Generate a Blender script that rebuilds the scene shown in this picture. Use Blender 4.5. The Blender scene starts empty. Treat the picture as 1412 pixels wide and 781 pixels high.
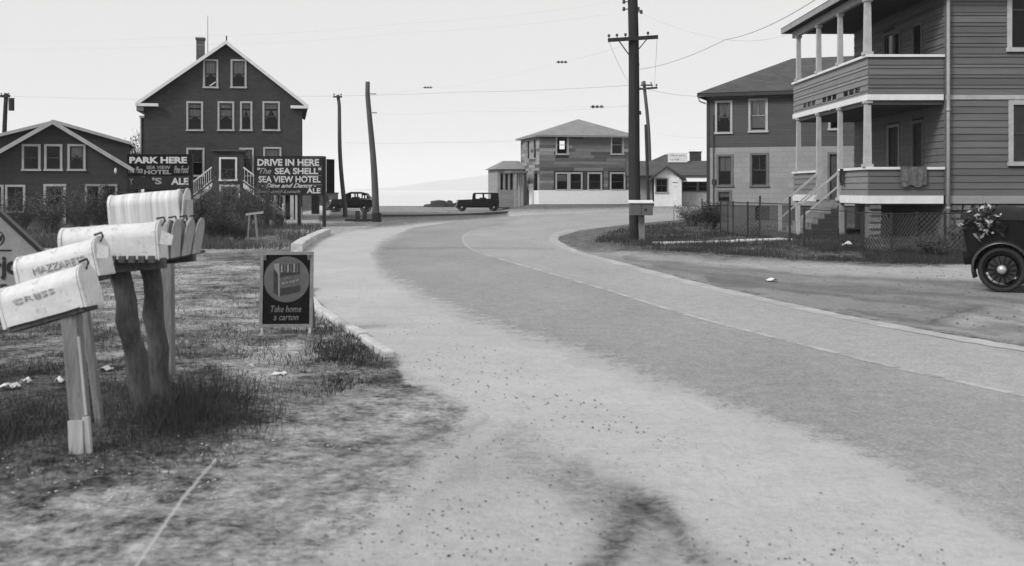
import bpy, math, random
import numpy as np
from mathutils import Vector, Matrix, noise as mnoise
R = math.radians
random.seed(7)
rng = np.random.default_rng(7)
S = bpy.context.scene
COL = S.collection

# ------------------------------------------------------------------ camera, sky, sun, exposure
F = 1500.0          # focal length in pixels of the 1412 px wide photograph
CX, HY = 706.0, 262.0
H = 1.6
cam = bpy.data.cameras.new('camera')
camo = bpy.data.objects.new('camera', cam); COL.objects.link(camo)
camo.location = (0, 0, H); camo.rotation_euler = (R(90), 0, 0)
cam.sensor_width = 36; cam.lens = 36 * F / 1412
cam.shift_y = -(390.5 - HY) / 1412
cam.clip_start = 0.1; cam.clip_end = 40000
cam.dof.use_dof = True; cam.dof.focus_distance = 38
cam.dof.aperture_fstop = cam.lens / 1000 / 0.011
S.camera = camo

SUN_EL, SUN_AZ = R(38), R(-128)      # azimuth from +Y towards +X: the light comes from behind on the left
w = bpy.data.worlds.new('World'); S.world = w; w.use_nodes = True
nt = w.node_tree; nt.nodes.clear()
sky = nt.nodes.new('ShaderNodeTexSky'); sky.sky_type = 'NISHITA'; sky.sun_disc = False
sky.sun_elevation = SUN_EL; sky.sun_rotation = SUN_AZ; sky.dust_density = 6; sky.air_density = 1.0; sky.ozone_density = 1
bw = nt.nodes.new('ShaderNodeRGBToBW')
mx = nt.nodes.new('ShaderNodeMix'); mx.data_type = 'FLOAT'
mx.inputs[0].default_value = 0.80; mx.inputs[3].default_value = 9.15   # even overcast veil
bg = nt.nodes.new('ShaderNodeBackground'); bg.inputs[1].default_value = 0.1
out = nt.nodes.new('ShaderNodeOutputWorld')
nt.links.new(sky.outputs[0], bw.inputs[0]); nt.links.new(bw.outputs[0], mx.inputs[2])
nt.links.new(mx.outputs[0], bg.inputs[0]); nt.links.new(bg.outputs[0], out.inputs[0])

sl = bpy.data.lights.new('sun', 'SUN'); sl.energy = 2.3; sl.angle = R(15); sl.color = (1, 1, 1)
so = bpy.data.objects.new('sun', sl); COL.objects.link(so)
d = Vector((math.sin(SUN_AZ) * math.cos(SUN_EL), math.cos(SUN_AZ) * math.cos(SUN_EL), math.sin(SUN_EL)))
so.rotation_euler = d.to_track_quat('Z', 'Y').to_euler()
S.view_settings.view_transform = 'Standard'; S.view_settings.look = 'None'
S.view_settings.exposure = 0; S.view_settings.gamma = 1
try:
    S.cycles.volume_bounces = 2
    S.cycles.use_denoising = True
except Exception: pass

# ------------------------------------------------------------------ terrain
def sm(x, a, b):
    t = np.clip((x - a) / (b - a), 0, 1); return t * t * (3 - 2 * t)
def gz(X, Y):
    X = np.asarray(X, float); Y = np.asarray(Y, float)
    up = 0.45 * sm(X, -1.5, 2.2) * sm(Y, 50, 84)
    dn = -0.14 * sm(Y, 50, 84) * (1 - sm(X, -1.5, 2.2))
    mound = 0.10 * np.exp(-((X + 2.6) ** 2 / 1.6 + (Y - 7.2) ** 2 / 3.0))
    rise = 0.10 * sm(X, 5.5, 7.5) * sm(Y, 27, 30) * (1 - sm(Y, 48, 55))
    fall = -6.0 * sm(Y, 119, 150)
    return up + dn + fall + mound + rise
def G(px, py):
    """the point of the ground seen at a pixel of the photograph"""
    D = H * F / (py - HY); 
    for _ in range(12):
        D2 = (H - float(gz((px - CX) / F * D, D))) * F / (py - HY); D = 0.5 * D + 0.5 * D2
    X = (px - CX) / F * D
    return Vector((X, D, float(gz(X, D))))
def P(px, py, D):
    return Vector(((px - CX) / F * D, D, H - (py - HY) / F * D))
def ground(x, y): return float(gz(x, y))

# ------------------------------------------------------------------ materials
_m = {}
def N(t, ty, **k):
    n = t.nodes.new(ty)
    for a, b in k.items(): setattr(n, a, b)
    return n
def math_(t, op, a, b=None, clamp=False):
    n = N(t, 'ShaderNodeMath', operation=op, use_clamp=clamp)
    for i, v in enumerate((a, b)):
        if v is None: continue
        if isinstance(v, (int, float)): n.inputs[i].default_value = v
        else: t.links.new(v, n.inputs[i])
    return n.outputs[0]
def nz(t, vec, scale, detail=4, rough=.6, stretch=None):
    if stretch:
        mp = N(t, 'ShaderNodeMapping'); mp.inputs['Scale'].default_value = stretch
        t.links.new(vec, mp.inputs[0]); vec = mp.outputs[0]
    n = N(t, 'ShaderNodeTexNoise'); n.inputs['Scale'].default_value = scale
    n.inputs['Detail'].default_value = detail; n.inputs['Roughness'].default_value = rough
    t.links.new(vec, n.inputs['Vector']); return n.outputs[0]
def base(name):
    m = bpy.data.materials.new(name); m.use_nodes = True; t = m.node_tree
    b = t.nodes['Principled BSDF']; tc = N(t, 'ShaderNodeTexCoord')
    return m, t, b, tc
def finish(t, b, val, rough, bumps=(), spec=.3):
    cc = N(t, 'ShaderNodeCombineColor')
    for i in range(3): t.links.new(val, cc.inputs[i])
    t.links.new(cc.outputs[0], b.inputs['Base Color'])
    b.inputs['Roughness'].default_value = rough
    b.inputs['Specular IOR Level'].default_value = spec
    prev = None
    for hgt, st, di in bumps:
        bm = N(t, 'ShaderNodeBump'); bm.inputs['Strength'].default_value = st; bm.inputs['Distance'].default_value = di
        t.links.new(hgt, bm.inputs['Height'])
        if prev: t.links.new(prev, bm.inputs['Normal'])
        prev = bm.outputs[0]
    if prev: t.links.new(prev, b.inputs['Normal'])
def mat(name, c, rough=.8, var=.3, scale=4, stretch=None, rand=0., bump=.3, bdist=.01, spec=.25, metal=0, fine=40, coords='Object', spots=0):
    if name in _m: return _m[name]
    m, t, b, tc = base(name)
    if coords == 'World':
        g = N(t, 'ShaderNodeNewGeometry'); v = g.outputs['Position']
    else: v = tc.outputs[coords]
    n1 = nz(t, v, scale, 5, .65, stretch); n2 = nz(t, v, fine, 3, .6, stretch)
    f = math_(t, 'ADD', math_(t, 'MULTIPLY', math_(t, 'SUBTRACT', n1, .5), 2 * var * 1.6), math_(t, 'MULTIPLY', math_(t, 'SUBTRACT', n2, .5), var * 1.4))
    f = math_(t, 'ADD', f, 1.0)
    if rand:
        oi = N(t, 'ShaderNodeObjectInfo')
        f = math_(t, 'MULTIPLY', f, math_(t, 'ADD', math_(t, 'MULTIPLY', math_(t, 'SUBTRACT', oi.outputs['Random'], .5), 2 * rand), 1.0))
    if spots:
        sp = nz(t, v, scale * 3.1, 6, .75)
        sp = math_(t, 'MULTIPLY', math_(t, 'SUBTRACT', sp, .58, ), 9.0, True)
        f = math_(t, 'MULTIPLY', f, math_(t, 'SUBTRACT', 1.0, math_(t, 'MULTIPLY', sp, spots)))
    val = math_(t, 'MULTIPLY', f, c, True)
    finish(t, b, val, rough, [(n2, bump, bdist)], spec)
    b.inputs['Metallic'].default_value = metal
    _m[name] = m; return m
def courses(name, c, hgt, length, var=.25, bump=.5, dark=.7, rnd=.2, mortar=.06):
    """shingle or siding courses, laid along local x and z"""
    if name in _m: return _m[name]
    m, t, b, tc = base(name)
    se = N(t, 'ShaderNodeSeparateXYZ'); t.links.new(tc.outputs['Object'], se.inputs[0])
    cb = N(t, 'ShaderNodeCombineXYZ')
    t.links.new(math_(t, 'ADD', se.outputs[0], se.outputs[1]), cb.inputs[0]); t.links.new(se.outputs[2], cb.inputs[1])
    br = N(t, 'ShaderNodeTexBrick'); br.offset = .37; br.squash = 1
    br.inputs['Scale'].default_value = 1; br.inputs['Brick Width'].default_value = length; br.inputs['Row Height'].default_value = hgt
    br.inputs['Mortar Size'].default_value = hgt * mortar; br.inputs['Mortar Smooth'].default_value = .5
    br.inputs['Color1'].default_value = (1 - rnd,) * 3 + (1,); br.inputs['Color2'].default_value = (1 + rnd,) * 3 + (1,)
    br.inputs['Mortar'].default_value = (dark,) * 3 + (1,)
    t.links.new(cb.outputs[0], br.inputs['Vector'])
    n1 = nz(t, tc.outputs['Object'], 1.1, 5, .65); n2 = nz(t, tc.outputs['Object'], 14, 4, .7, (1, 1, .25))
    f = math_(t, 'ADD', math_(t, 'MULTIPLY', math_(t, 'SUBTRACT', n1, .5), 2 * var), math_(t, 'MULTIPLY', math_(t, 'SUBTRACT', n2, .5), 1.6 * var))
    f = math_(t, 'ADD', f, 1.0)
    val = math_(t, 'MULTIPLY', math_(t, 'MULTIPLY', f, br.outputs['Color']), c, True)
    # saw-tooth lap of each course
    saw = math_(t, 'FRACT', math_(t, 'DIVIDE', se.outputs[2], hgt))
    finish(t, b, val, .85, [(math_(t, 'SUBTRACT', 1.0, saw), bump, .015), (br.outputs['Fac'], -bump * .5, .01)], .2)
    _m[name] = m; return m
def glassmat():
    if 'glass' in _m: return _m['glass']
    m = bpy.data.materials.new('window_glass'); m.use_nodes = True; t = m.node_tree; t.nodes.clear()
    o = N(t, 'ShaderNodeOutputMaterial'); a = N(t, 'ShaderNodeBsdfTransparent'); a.inputs[0].default_value = (.86, .86, .86, 1)
    g = N(t, 'ShaderNodeBsdfGlossy'); g.inputs[1].default_value = .06; g.inputs[0].default_value = (.6, .6, .6, 1)
    fr = N(t, 'ShaderNodeFresnel'); fr.inputs[0].default_value = 1.5
    x = N(t, 'ShaderNodeMixShader'); t.links.new(fr.outputs[0], x.inputs[0]); t.links.new(a.outputs[0], x.inputs[1]); t.links.new(g.outputs[0], x.inputs[2])
    t.links.new(x.outputs[0], o.inputs[0]); _m['glass'] = m; return m

M_SHG = courses('dark_shingle_siding', .055, .13, .3, .28, .6, .75, .12)
M_SHG2 = courses('brown_clapboard_siding', .052, .12, 2.4, .25, .6, .7, .10)
M_GREYCLAP = courses('grey_clapboard_siding', .088, .13, 3.2, .15, .6, .75, .07)
M_PALE = courses('pale_shingle_siding', .30, .24, .62, .18, .4, .84, .07, .05)
M_ROOF = courses('asphalt_shingle_roof', .082, .11, .3, .3, .4, .8, .16)
M_ROOFL = courses('weathered_shingle_roof', .24, .13, .3, .25, .4, .85, .12)
M_WHITE = mat('white_paint', .72, .6, .14, 3, bump=.1)
M_TRIM = mat('worn_white_paint', .42, .65, .25, 3, bump=.15)
M_TRIM2 = mat('dull_trim_paint', .30, .7, .25, 3, bump=.15)
M_TRIMD = mat('grey_trim_paint', .15, .7, .25, 3, bump=.15)
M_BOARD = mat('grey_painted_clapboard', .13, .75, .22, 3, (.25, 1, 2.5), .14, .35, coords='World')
M_BOARD_LIT = mat('side_lit_clapboard', .21, .75, .18, 3, (.25, 1, 2.5), .12, .3, coords='World')  # same clapboard for left-facing porch sides, the sun's light put into its colour
M_SHEATH = mat('bare_sheathing_board', .15, .9, .3, 1.5, (.4, 1, 3), .42, .3, coords='World')
M_SHEATHL = mat('pale_sheathing_board', .27, .9, .3, 1.5, (.4, 1, 3), .2, .3, coords='World')
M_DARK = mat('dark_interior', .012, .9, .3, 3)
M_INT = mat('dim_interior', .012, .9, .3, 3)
M_CURT = mat('lace_curtain', .5, .9, .12, 6, bump=.1)
M_SASH = mat('dark_sash_paint', .07, .6, .2, 5)
M_GLASS = glassmat()
M_POLE = mat('creosoted_pole_wood', .03, .85, .45, 3, (3, 3, .25), 0, .6, .015, fine=18)
M_POLE2 = mat('grey_pole_wood', .085, .85, .4, 3, (3, 3, .25), 0, .5, .015, fine=18)
M_POST = mat('weathered_post_wood', .20, .85, .5, 4, (10, 10, 1.4), 0, .6, .008, fine=25)
M_LOG = mat('old_log_wood', .11, .9, .6, 4, (9, 9, 2.2), 0, .9, .015, fine=34)
M_PALEWOOD = mat('pale_split_wood', .42, .85, .3, 4, (6, 6, .5), 0, .5, .006, fine=25)
M_BOX = mat('galvanised_mailbox_metal', .62, .5, .2, 5, bump=.25, spec=.35, fine=45, spots=.6)
M_BOXST = mat('streaked_mailbox_metal', .62, .5, .5, 3.2, (7, .15, .15), bump=.15, spec=.4)
M_BOXD = mat('dull_mailbox_door', .34, .6, .35, 6, bump=.2, spec=.3, fine=60)
M_FADED = mat('faded_lettering', .50, .8, .3, 30)
M_BLACKP = mat('black_paint', .012, .4, .3, 6, spec=.5, bump=.1)
M_CARP = mat('black_car_enamel', .007, .45, .4, 3, bump=.02, spec=.14)
M_CARF = mat('dusty_black_fender', .02, .3, .5, 5, bump=.03, spec=.5)
M_TYRE = mat('dusty_tyre_rubber', .03, .9, .35, 12)
M_NICK = mat('nickel_hub', .5, .35, .2, 6, metal=.6)
M_CLOTH = mat('dark_cloth', .02, .95, .3, 12)
M_SIGND = mat('sign_black_board', .012, .85, .35, 6, spec=.05)
M_SIGNG = mat('sign_grey_board', .030, .85, .3, 4, spec=.05)
M_LET = mat('sign_white_lettering', .52, .7, .35, 14)
M_LETD = mat('sign_grey_lettering', .28, .7, .35, 14)
M_WIRE = mat('weathered_wire', .35, .7, .1, 3)
M_WIREF = mat('pale_bare_wire', .6, .7, .1, 3)
M_IRON = mat('rusty_iron', .035, .7, .4, 12)
M_STONE = mat('rough_foundation_stone', .17, .9, .3, 5, None, .28, .9, .03, fine=22, coords='World')
M_CONC = mat('old_concrete', .34, .9, .22, 3, bump=.5, bdist=.008, fine=35)
M_FOUND = mat('stained_foundation_plaster', .085, .9, .35, 1.2, (1, 1, .5), 0, .4)
M_KERB = mat('whitewashed_kerb_stone', .50, .85, .35, 4, bump=.6, spots=.5)
M_BRICK = courses('chimney_brick', .10, .075, .22, .3, .4, 1.5, .25, .1)
M_STEP = mat('worn_step_wood', .19, .85, .35, 4, rand=.12)
M_LEAF = mat('shrub_leaf', .07, .8, .5, 8, coords='World', bump=0)
M_TWIG = mat('bare_twig_bark', .10, .9, .4, 8, bump=0)
M_GRASS = mat('dry_grass_blade', .085, .9, .6, 1.3, coords='World', bump=0, fine=6)
M_GRASSD = mat('dark_grass_blade', .045, .9, .6, 1.7, coords='World', bump=0, fine=8)
M_GRASSM = mat('mixed_grass_blade', .06, .9, .8, 3, coords='World', bump=0, fine=25)
M_PAPER = mat('litter_paper', .7, .9, .1, 8)
M_ROCK = mat('dark_rock', .06, .9, .5, 3, bump=.9, bdist=.03, rand=.4)
M_HILL = mat('headland_scrub', .10, .95, .3, .004)
M_FLOWER = mat('pale_flower', .38, .8, .5, 30)

# ------------------------------------------------------------------ mesh builder
class MB:
    def __init__(s): s.v = []; s.f = []
    def add(s, vs, fs, mtx=None):
        k = len(s.v)
        s.v += [tuple(mtx @ Vector(v)) if mtx is not None else tuple(v) for v in vs]
        s.f += [tuple(i + k for i in f) for f in fs]; return s
    def box(s, x0, x1, y0, y1, z0, z1, mtx=None):
        return s.add([(x0, y0, z0), (x1, y0, z0), (x1, y1, z0), (x0, y1, z0), (x0, y0, z1), (x1, y0, z1), (x1, y1, z1), (x0, y1, z1)],
                     [(0, 3, 2, 1), (4, 5, 6, 7), (0, 1, 5, 4), (1, 2, 6, 5), (2, 3, 7, 6), (3, 0, 4, 7)], mtx)
    def hexa(s, b, t):      # bottom 4 and top 4 corners
        return s.add(list(b) + list(t), [(0, 3, 2, 1), (4, 5, 6, 7), (0, 1, 5, 4), (1, 2, 6, 5), (2, 3, 7, 6), (3, 0, 4, 7)])
    def prism(s, poly, y0, y1, mtx=None, axis='y'):
        n = len(poly)
        if axis == 'y': a = [(p[0], y0, p[1]) for p in poly]; b = [(p[0], y1, p[1]) for p in poly]
        elif axis == 'x': a = [(y0, p[0], p[1]) for p in poly]; b = [(y1, p[0], p[1]) for p in poly]
        else: a = [(p[0], p[1], y0) for p in poly]; b = [(p[0], p[1], y1) for p in poly]
        return s.add(a + b, [tuple(range(n)), tuple(range(2 * n - 1, n - 1, -1))] + [(i, i + n, (i + 1) % n + n, (i + 1) % n) for i in range(n)], mtx)
    def tube(s, pts, rad, n=8, cap=True):
        pts = [Vector(p) for p in pts]; 
        if isinstance(rad, (int, float)): rad = [rad] * len(pts)
        vs = []
        for i, p in enumerate(pts):
            t = (pts[min(i + 1, len(pts) - 1)] - pts[max(i - 1, 0)]).normalized()
            up = Vector((0, 0, 1)) if abs(t.z) < .9 else Vector((1, 0, 0))
            a = t.cross(up).normalized(); b = t.cross(a).normalized()
            vs += [tuple(p + (a * math.cos(2 * math.pi * k / n) + b * math.sin(2 * math.pi * k / n)) * rad[i]) for k in range(n)]
        fs = []
        for i in range(len(pts) - 1):
            for k in range(n): fs.append((i * n + k, i * n + (k + 1) % n, (i + 1) * n + (k + 1) % n, (i + 1) * n + k))
        if cap: fs += [tuple(range(n))[::-1], tuple(range((len(pts) - 1) * n, len(pts) * n))]
        return s.add(vs, fs)
    def bar(s, a, b, w, h=None):
        """square bar between two points"""
        h = h or w; a = Vector(a); b = Vector(b); t = (b - a).normalized()
        up = Vector((0, 0, 1)) if abs(t.z) < .95 else Vector((0, 1, 0))
        x = t.cross(up).normalized() * w / 2; y = x.cross(t).normalized() * h / 2
        return s.hexa([a - x - y, a + x - y, a + x + y, a - x + y], [b - x - y, b + x - y, b + x + y, b - x + y])
    def mesh(s, name, m=None, smooth=False):
        me = bpy.data.meshes.new(name); me.from_pydata(s.v, [], s.f); me.update()
        if m: me.materials.append(m)
        if smooth:
            me.shade_smooth() if hasattr(me, 'shade_smooth') else None
        return me
    def build(s, name, m, parent=None, smooth=False, **k):
        return put(name, s.mesh(name, m, smooth), parent, **k)
def put(name, me, parent=None, loc=None, rot=None, scale=None, kind=None, label=None):
    o = bpy.data.objects.new(name, me); COL.objects.link(o)
    if parent: o.parent = parent
    if loc is not None: o.location = loc
    if rot is not None: o.rotation_euler = rot
    if scale is not None: o.scale = scale
    if kind: o['kind'] = kind
    if label: o['label'] = label
    return o
def tag(o, label, cat, group=None):
    o['label'] = label; o['category'] = cat
    if group: o['group'] = group
    return o
def thing(name, label, cat, loc=(0, 0, 0), rz=0, group=None):
    o = bpy.data.objects.new(name, None); COL.objects.link(o); o.empty_display_size = .2
    o.location = loc; o.rotation_euler = (0, 0, rz); return tag(o, label, cat, group)
def copy_tree(o, parent=None):
    c = o.copy(); COL.objects.link(c); c.parent = parent
    for ch in [x for x in bpy.data.objects if x.parent == o]: copy_tree(ch, c)
    return c
def bevel(o, wd=.01, seg=2):
    md = o.modifiers.new('bevel', 'BEVEL'); md.width = wd; md.segments = seg; md.limit_method = 'ANGLE'; return o
def text_mesh(body, size, depth=.004, bold=0, shear=0, sx=1, space=1.0, align='CENTER'):
    c = bpy.data.curves.new('lettering', 'FONT'); c.body = body; c.size = size; c.extrude = depth; c.offset = bold
    c.shear = shear; c.align_x = align; c.align_y = 'CENTER'; c.space_character = space; c.resolution_u = 3
    o = bpy.data.objects.new('lettering', c); COL.objects.link(o)
    dg = bpy.context.evaluated_depsgraph_get(); me = bpy.data.meshes.new_from_object(o.evaluated_get(dg)); bpy.data.objects.remove(o)
    me.transform(Matrix.Rotation(R(90), 4, 'X') @ Matrix.Diagonal((sx, 1, 1, 1)))
    return me
def fit_text(body, u0, u1, z0, z1, y, m, parent, bold=0, shear=0, name='lettering', mtx=None):
    """lettering that fills the rectangle u0..u1 by z0..z1 on the plane y, facing -y"""
    me = text_mesh(body, 1.0, .005, bold, shear)
    xs = [v.co.x for v in me.vertices]; zs = [v.co.z for v in me.vertices]
    a, b, c, d_ = min(xs), max(xs), min(zs), max(zs)
    for v in me.vertices:
        v.co.x = u0 + (v.co.x - a) / (b - a) * (u1 - u0); v.co.z = z0 + (v.co.z - c) / (d_ - c) * (z1 - z0); v.co.y = y + v.co.y * .8 - .002
    if mtx is not None: me.transform(mtx)
    me.materials.clear(); me.materials.append(m)
    return put(name, me, parent)

# ------------------------------------------------------------------ ground masks, worked out where the photograph shows each surface
def seg_dist(px, py, poly):
    d = np.full(px.shape, 1e9); ins = np.zeros(px.shape, bool); n = len(poly)
    for i in range(n):
        x0, y0 = poly[i]; x1, y1 = poly[(i + 1) % n]
        dx, dy = x1 - x0, y1 - y0; L = dx * dx + dy * dy + 1e-9
        t = np.clip(((px - x0) * dx + (py - y0) * dy) / L, 0, 1)
        d = np.minimum(d, np.hypot(px - x0 - t * dx, py - y0 - t * dy))
        c = ((y0 > py) != (y1 > py)) & (px < (x1 - x0) * (py - y0) / (dy + 1e-12) + x0); ins ^= c
    return np.where(ins, -d, d)
def line_dist(px, py, pts):
    d = np.full(px.shape, 1e9)
    for (x0, y0), (x1, y1) in zip(pts[:-1], pts[1:]):
        dx, dy = x1 - x0, y1 - y0; L = dx * dx + dy * dy + 1e-9
        t = np.clip(((px - x0) * dx + (py - y0) * dy) / L, 0, 1)
        d = np.minimum(d, np.hypot(px - x0 - t * dx, py - y0 - t * dy))
    return d
_perm = rng.random((256, 256))
def vn(x, y):
    xi = np.floor(x).astype(int); yi = np.floor(y).astype(int); fx = x - xi; fy = y - yi
    fx = fx * fx * (3 - 2 * fx); fy = fy * fy * (3 - 2 * fy)
    g = lambda a, b: _perm[a & 255, b & 255]
    return (g(xi, yi) * (1 - fx) + g(xi + 1, yi) * fx) * (1 - fy) + (g(xi, yi + 1) * (1 - fx) + g(xi + 1, yi + 1) * fx) * fy
def fbm(x, y, o=4):
    r = 0; a = .5; s_ = 0
    for _ in range(o): r = r + a * vn(x, y); s_ += a; x = x * 2.03 + 17.1; y = y * 2.03 + 5.7; a *= .55
    return r / s_

tcols = np.concatenate([-np.array([3.4, 2.4, 1.7, 1.2, .95, .8])[:], np.linspace(-.68, .68, 1060), [.8, .95, 1.2, 1.7, 2.4, 3.4]])
pyr = np.concatenate([np.linspace(900, 560, 230), np.linspace(558.7, 330, 180), np.linspace(329, 290, 60), np.linspace(289.4, 283, 16)])
Drow = np.concatenate([[-80, -20, -4, 0, 1.2, 2.2, 3.0], H * F / (pyr - HY), [118, 122, 128, 135, 145, 152]])
TT, DD = np.meshgrid(tcols, Drow)
reach = np.maximum(DD, 3.0)
GX = TT * reach; GX = np.where(np.abs(TT) > .9, GX + np.sign(TT) * (np.abs(TT) - .9) * 60, GX); GY = DD
GZ = gz(GX, GY)
# where each ground point shows in the photograph
Ysafe = np.maximum(GY, 1.0)
PX = CX + F * GX / Ysafe; PY = HY + (H - GZ) * F / Ysafe
PY = np.minimum(PY, 1400)
wob = fbm(GX * 1.3, GY * .8, 4) - .5; wob2 = fbm(GX * 5 + 40, GY * 3.2, 3) - .5
amp = np.clip((PY - 285) / 120, .05, 1.6)
qx = PX + wob * 40 * amp + wob2 * 14 * amp; qy = PY + (fbm(GX * 1.7 + 90, GY + 33, 4) - .5) * 16 * amp

ROAD = [(2700, 1390), (1600, 860), (1412, 764), (1300, 704), (1200, 648), (1100, 604), (950, 556), (850, 516), (760, 490), (640, 448), (560, 408), (520, 378), (508, 350),
        (525, 330), (570, 314), (640, 304), (720, 297), (870, 291), (1010, 289), (1200, 289), (1200, 293), (1000, 298), (940, 303), (870, 309), (800, 318), (772, 326), (768, 334), (795, 347), (850, 362), (950, 388),
        (1100, 423), (1250, 453), (1412, 482), (1700, 530), (2700, 683), (3200, 1000)]
SAND = [(448, 322), (425, 335), (410, 348), (424, 400), (440, 430), (500, 468), (540, 494), (556, 520), (620, 560), (600, 590), (520, 620), (420, 680), (330, 740), (250, 800), (200, 1000), (-600, 2200), (5000, 2200), (3600, 860), (2700, 690), (1412, 486), (1250, 458),
        (1100, 428), (950, 393), (850, 367), (800, 352), (765, 336), (755, 326), (775, 316), (850, 303), (950, 296), (1200, 290), (1200, 286), (870, 288), (700, 292), (600, 303), (500, 312)]
T = np.full(GX.shape, .24)
def paint(poly, val, fe, raw=False):
    global T
    x, y = (PX, PY) if raw else (qx, qy)
    m = 1 - sm(seg_dist(x, y, poly), -fe, fe); T = T * (1 - m) + val * m
paint([(-900, 640), (60, 610), (330, 580), (560, 520), (640, 560), (400, 720), (200, 2200), (-2500, 2200)], .42, 60)
paint([(-900, 420), (-900, 360), (200, 350), (400, 350), (420, 400), (540, 500), (420, 520), (300, 500), (100, 440)], .40, 25)
paint([(600, 590), (700, 600), (860, 690), (980, 900), (300, 900), (420, 700)], .80, 30)
paint([(300, 470), (420, 440), (560, 520), (620, 565), (480, 600), (330, 560)], .52, 26)
paint([(-60, 470), (90, 470), (290, 500), (320, 590), (180, 640), (-60, 650)], .10, 30)
paint(SAND, 1.0, 9)
# the light turf beyond the mailboxes, the car park and the beach strip
paint([(-400, 343), (250, 343), (405, 338), (405, 343), (250, 347), (-400, 350)], .62, 2.5, True)
paint([(380, 303), (455, 283), (640, 283), (640, 290), (455, 290), (455, 300), (520, 306), (400, 309)], .72, 2, True)
paint([(440, 297.5), (520, 296.5), (640, 296), (700, 293), (700, 297), (640, 303), (440, 306)], .14, 1.6, True)
paint([(430, 283), (720, 283), (720, 292), (640, 293), (500, 293)], .50, 1.5, True)
paint([(400, 311), (640, 300), (700, 297), (700, 300), (600, 306), (470, 318), (380, 319)], .30, 3)
paint([(380, 315), (470, 312), (520, 310), (500, 316), (450, 323), (380, 322)], .72, 2, True)
# right hand bank, yard and trampled verge
paint([(790, 352), (850, 345), (1000, 356), (1340, 362), (2400, 365), (2400, 545), (1412, 474), (1250, 449), (1100, 420), (950, 386), (860, 363)], .93, 6)
paint([(840, 320), (868, 313), (960, 305), (1000, 303), (1100, 303), (2400, 300), (2400, 362), (1340, 366), (1200, 365), (1050, 356), (900, 346), (815, 339), (838, 332)], .13, 5)
paint([(870, 340), (840, 346), (910, 350), (950, 344)], .10, 4)
paint([(725, 281), (870, 280), (870, 286), (700, 289)], .22, 1.5, True)
paint([(880, 290), (960, 286), (975, 300), (930, 302), (880, 306)], .62, 3)
lawn = (1 - sm(seg_dist(qx, qy, [(-1200, 350), (405, 349), (410, 400), (540, 495), (620, 570), (420, 680), (200, 900), (-1500, 900)]), -12, 12))
T = T + lawn * ((fbm(GX * .9 + 5, GY * .75 + 2, 4) - .5) * 1.1 + (fbm(GX * 3.1, GY * 2.4 + 9, 3) - .5) * .7) * np.where(T < .8, 1, .15)
T = np.clip(T, .05, 1)
for pts, val, wd in [([(625, 572), (520, 640), (420, 690), (300, 752)], -.10, 7),
                      ([(800, 650), (860, 700), (910, 760), (990, 860)], -.10, 24), ([(868, 690), (835, 745), (800, 800)], -.42, 20), ([(885, 695), (925, 745), (955, 800)], -.42, 15),
                     ([(700, 600), (760, 640), (800, 655), (840, 760)], -.10, 22), ([(560, 600), (440, 700), (330, 800)], -.10, 20), ([(400, 640), (300, 700)], .15, 25),
                     
                     ([(760, 352), (700, 350)], -.1, 4)]:
    m = np.exp(-(line_dist(qx, qy, pts) / wd) ** 2); T = T + val * m
T = T + (m * 0)
TONE = np.ones(GX.shape)
def tone(poly, v, fe):
    global TONE
    m_ = 1 - sm(seg_dist(qx, qy, poly), -fe, fe); TONE = TONE * (1 - m_) + v * m_
def track(pts, v, wd):
    global TONE
    TONE = TONE * (1 - (1 - v) * np.exp(-(line_dist(qx, qy, pts) / wd) ** 2))
tone([(600, 580), (700, 600), (860, 680), (1000, 900), (-400, 900), (300, 640)], .88, 30)
tone([(790, 350), (900, 350), (1340, 366), (2600, 366), (2600, 700), (1412, 476), (1250, 450), (1100, 421), (950, 388), (860, 364)], .58, 7)
tone([(850, 352), (1000, 362), (1340, 368), (2600, 368), (2600, 380), (1340, 384), (1050, 372)], .86, 6)
tone([(1290, 452), (1340, 432), (1412, 428), (1700, 440), (1700, 480), (1412, 462)], .84, 7)
for p_, v_, w_ in [([(1700, 404), (1412, 396), (1250, 388), (1100, 380), (960, 368), (860, 356)], .72, 2.5), ([(1700, 424), (1412, 416), (1280, 405), (1150, 396), (1000, 380), (900, 368)], .66, 4), ([(1700, 470), (1412, 444), (1330, 428), (1200, 414), (1100, 400), (980, 386)], .62, 5),
                    ([(1500, 480), (1412, 458), (1360, 450), (1300, 446), (1240, 436), (1160, 424)], .6, 4), ([(1412, 434), (1360, 424), (1320, 430), (1280, 442)], .7, 3),
                    ([(632, 568), (570, 612), (500, 652), (420, 690), (300, 752)], .74, 5), ([(655, 580), (590, 628), (520, 670), (440, 712), (330, 775)], .84, 5), ([(700, 590), (640, 660), (560, 730), (500, 800)], .9, 12), ([(540, 600), (450, 650), (330, 700)], .88, 8),
                    ([(800, 645), (860, 688), (930, 730), (990, 790)], .80, 20), ([(866, 684), (835, 740), (790, 810)], .80, 22), ([(880, 690), (925, 745), (960, 800)], .76, 16), ([(872, 700), (880, 760), (880, 830)], .80, 40), ([(720, 610), (780, 650), (810, 720), (800, 800)], .86, 22)]: track(p_, v_, w_)
TONE = TONE * (1 + .10 * (fbm(GX * .8 + 31, GY * .6 + 7, 3) - .5) * 2)
T = T + lawn * .05
mm_ = 1 - sm(seg_dist(qx, qy, [(300, 560), (430, 500), (560, 512), (628, 570), (600, 640), (430, 800), (220, 800), (330, 640)]), -22, 22)
T = T * (1 - mm_) + np.minimum(T, .68) * mm_
scratch = np.exp(-(line_dist(PX, PY, [(298, 632), (250, 690), (182, 790)]) / 2.4) ** 2) * .7
T = np.clip(T + scratch, 0.04, 1.05)
mud = np.exp(-(line_dist(qx, qy, [(870, 690), (905, 745), (935, 830)]) / 24) ** 2)

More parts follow.
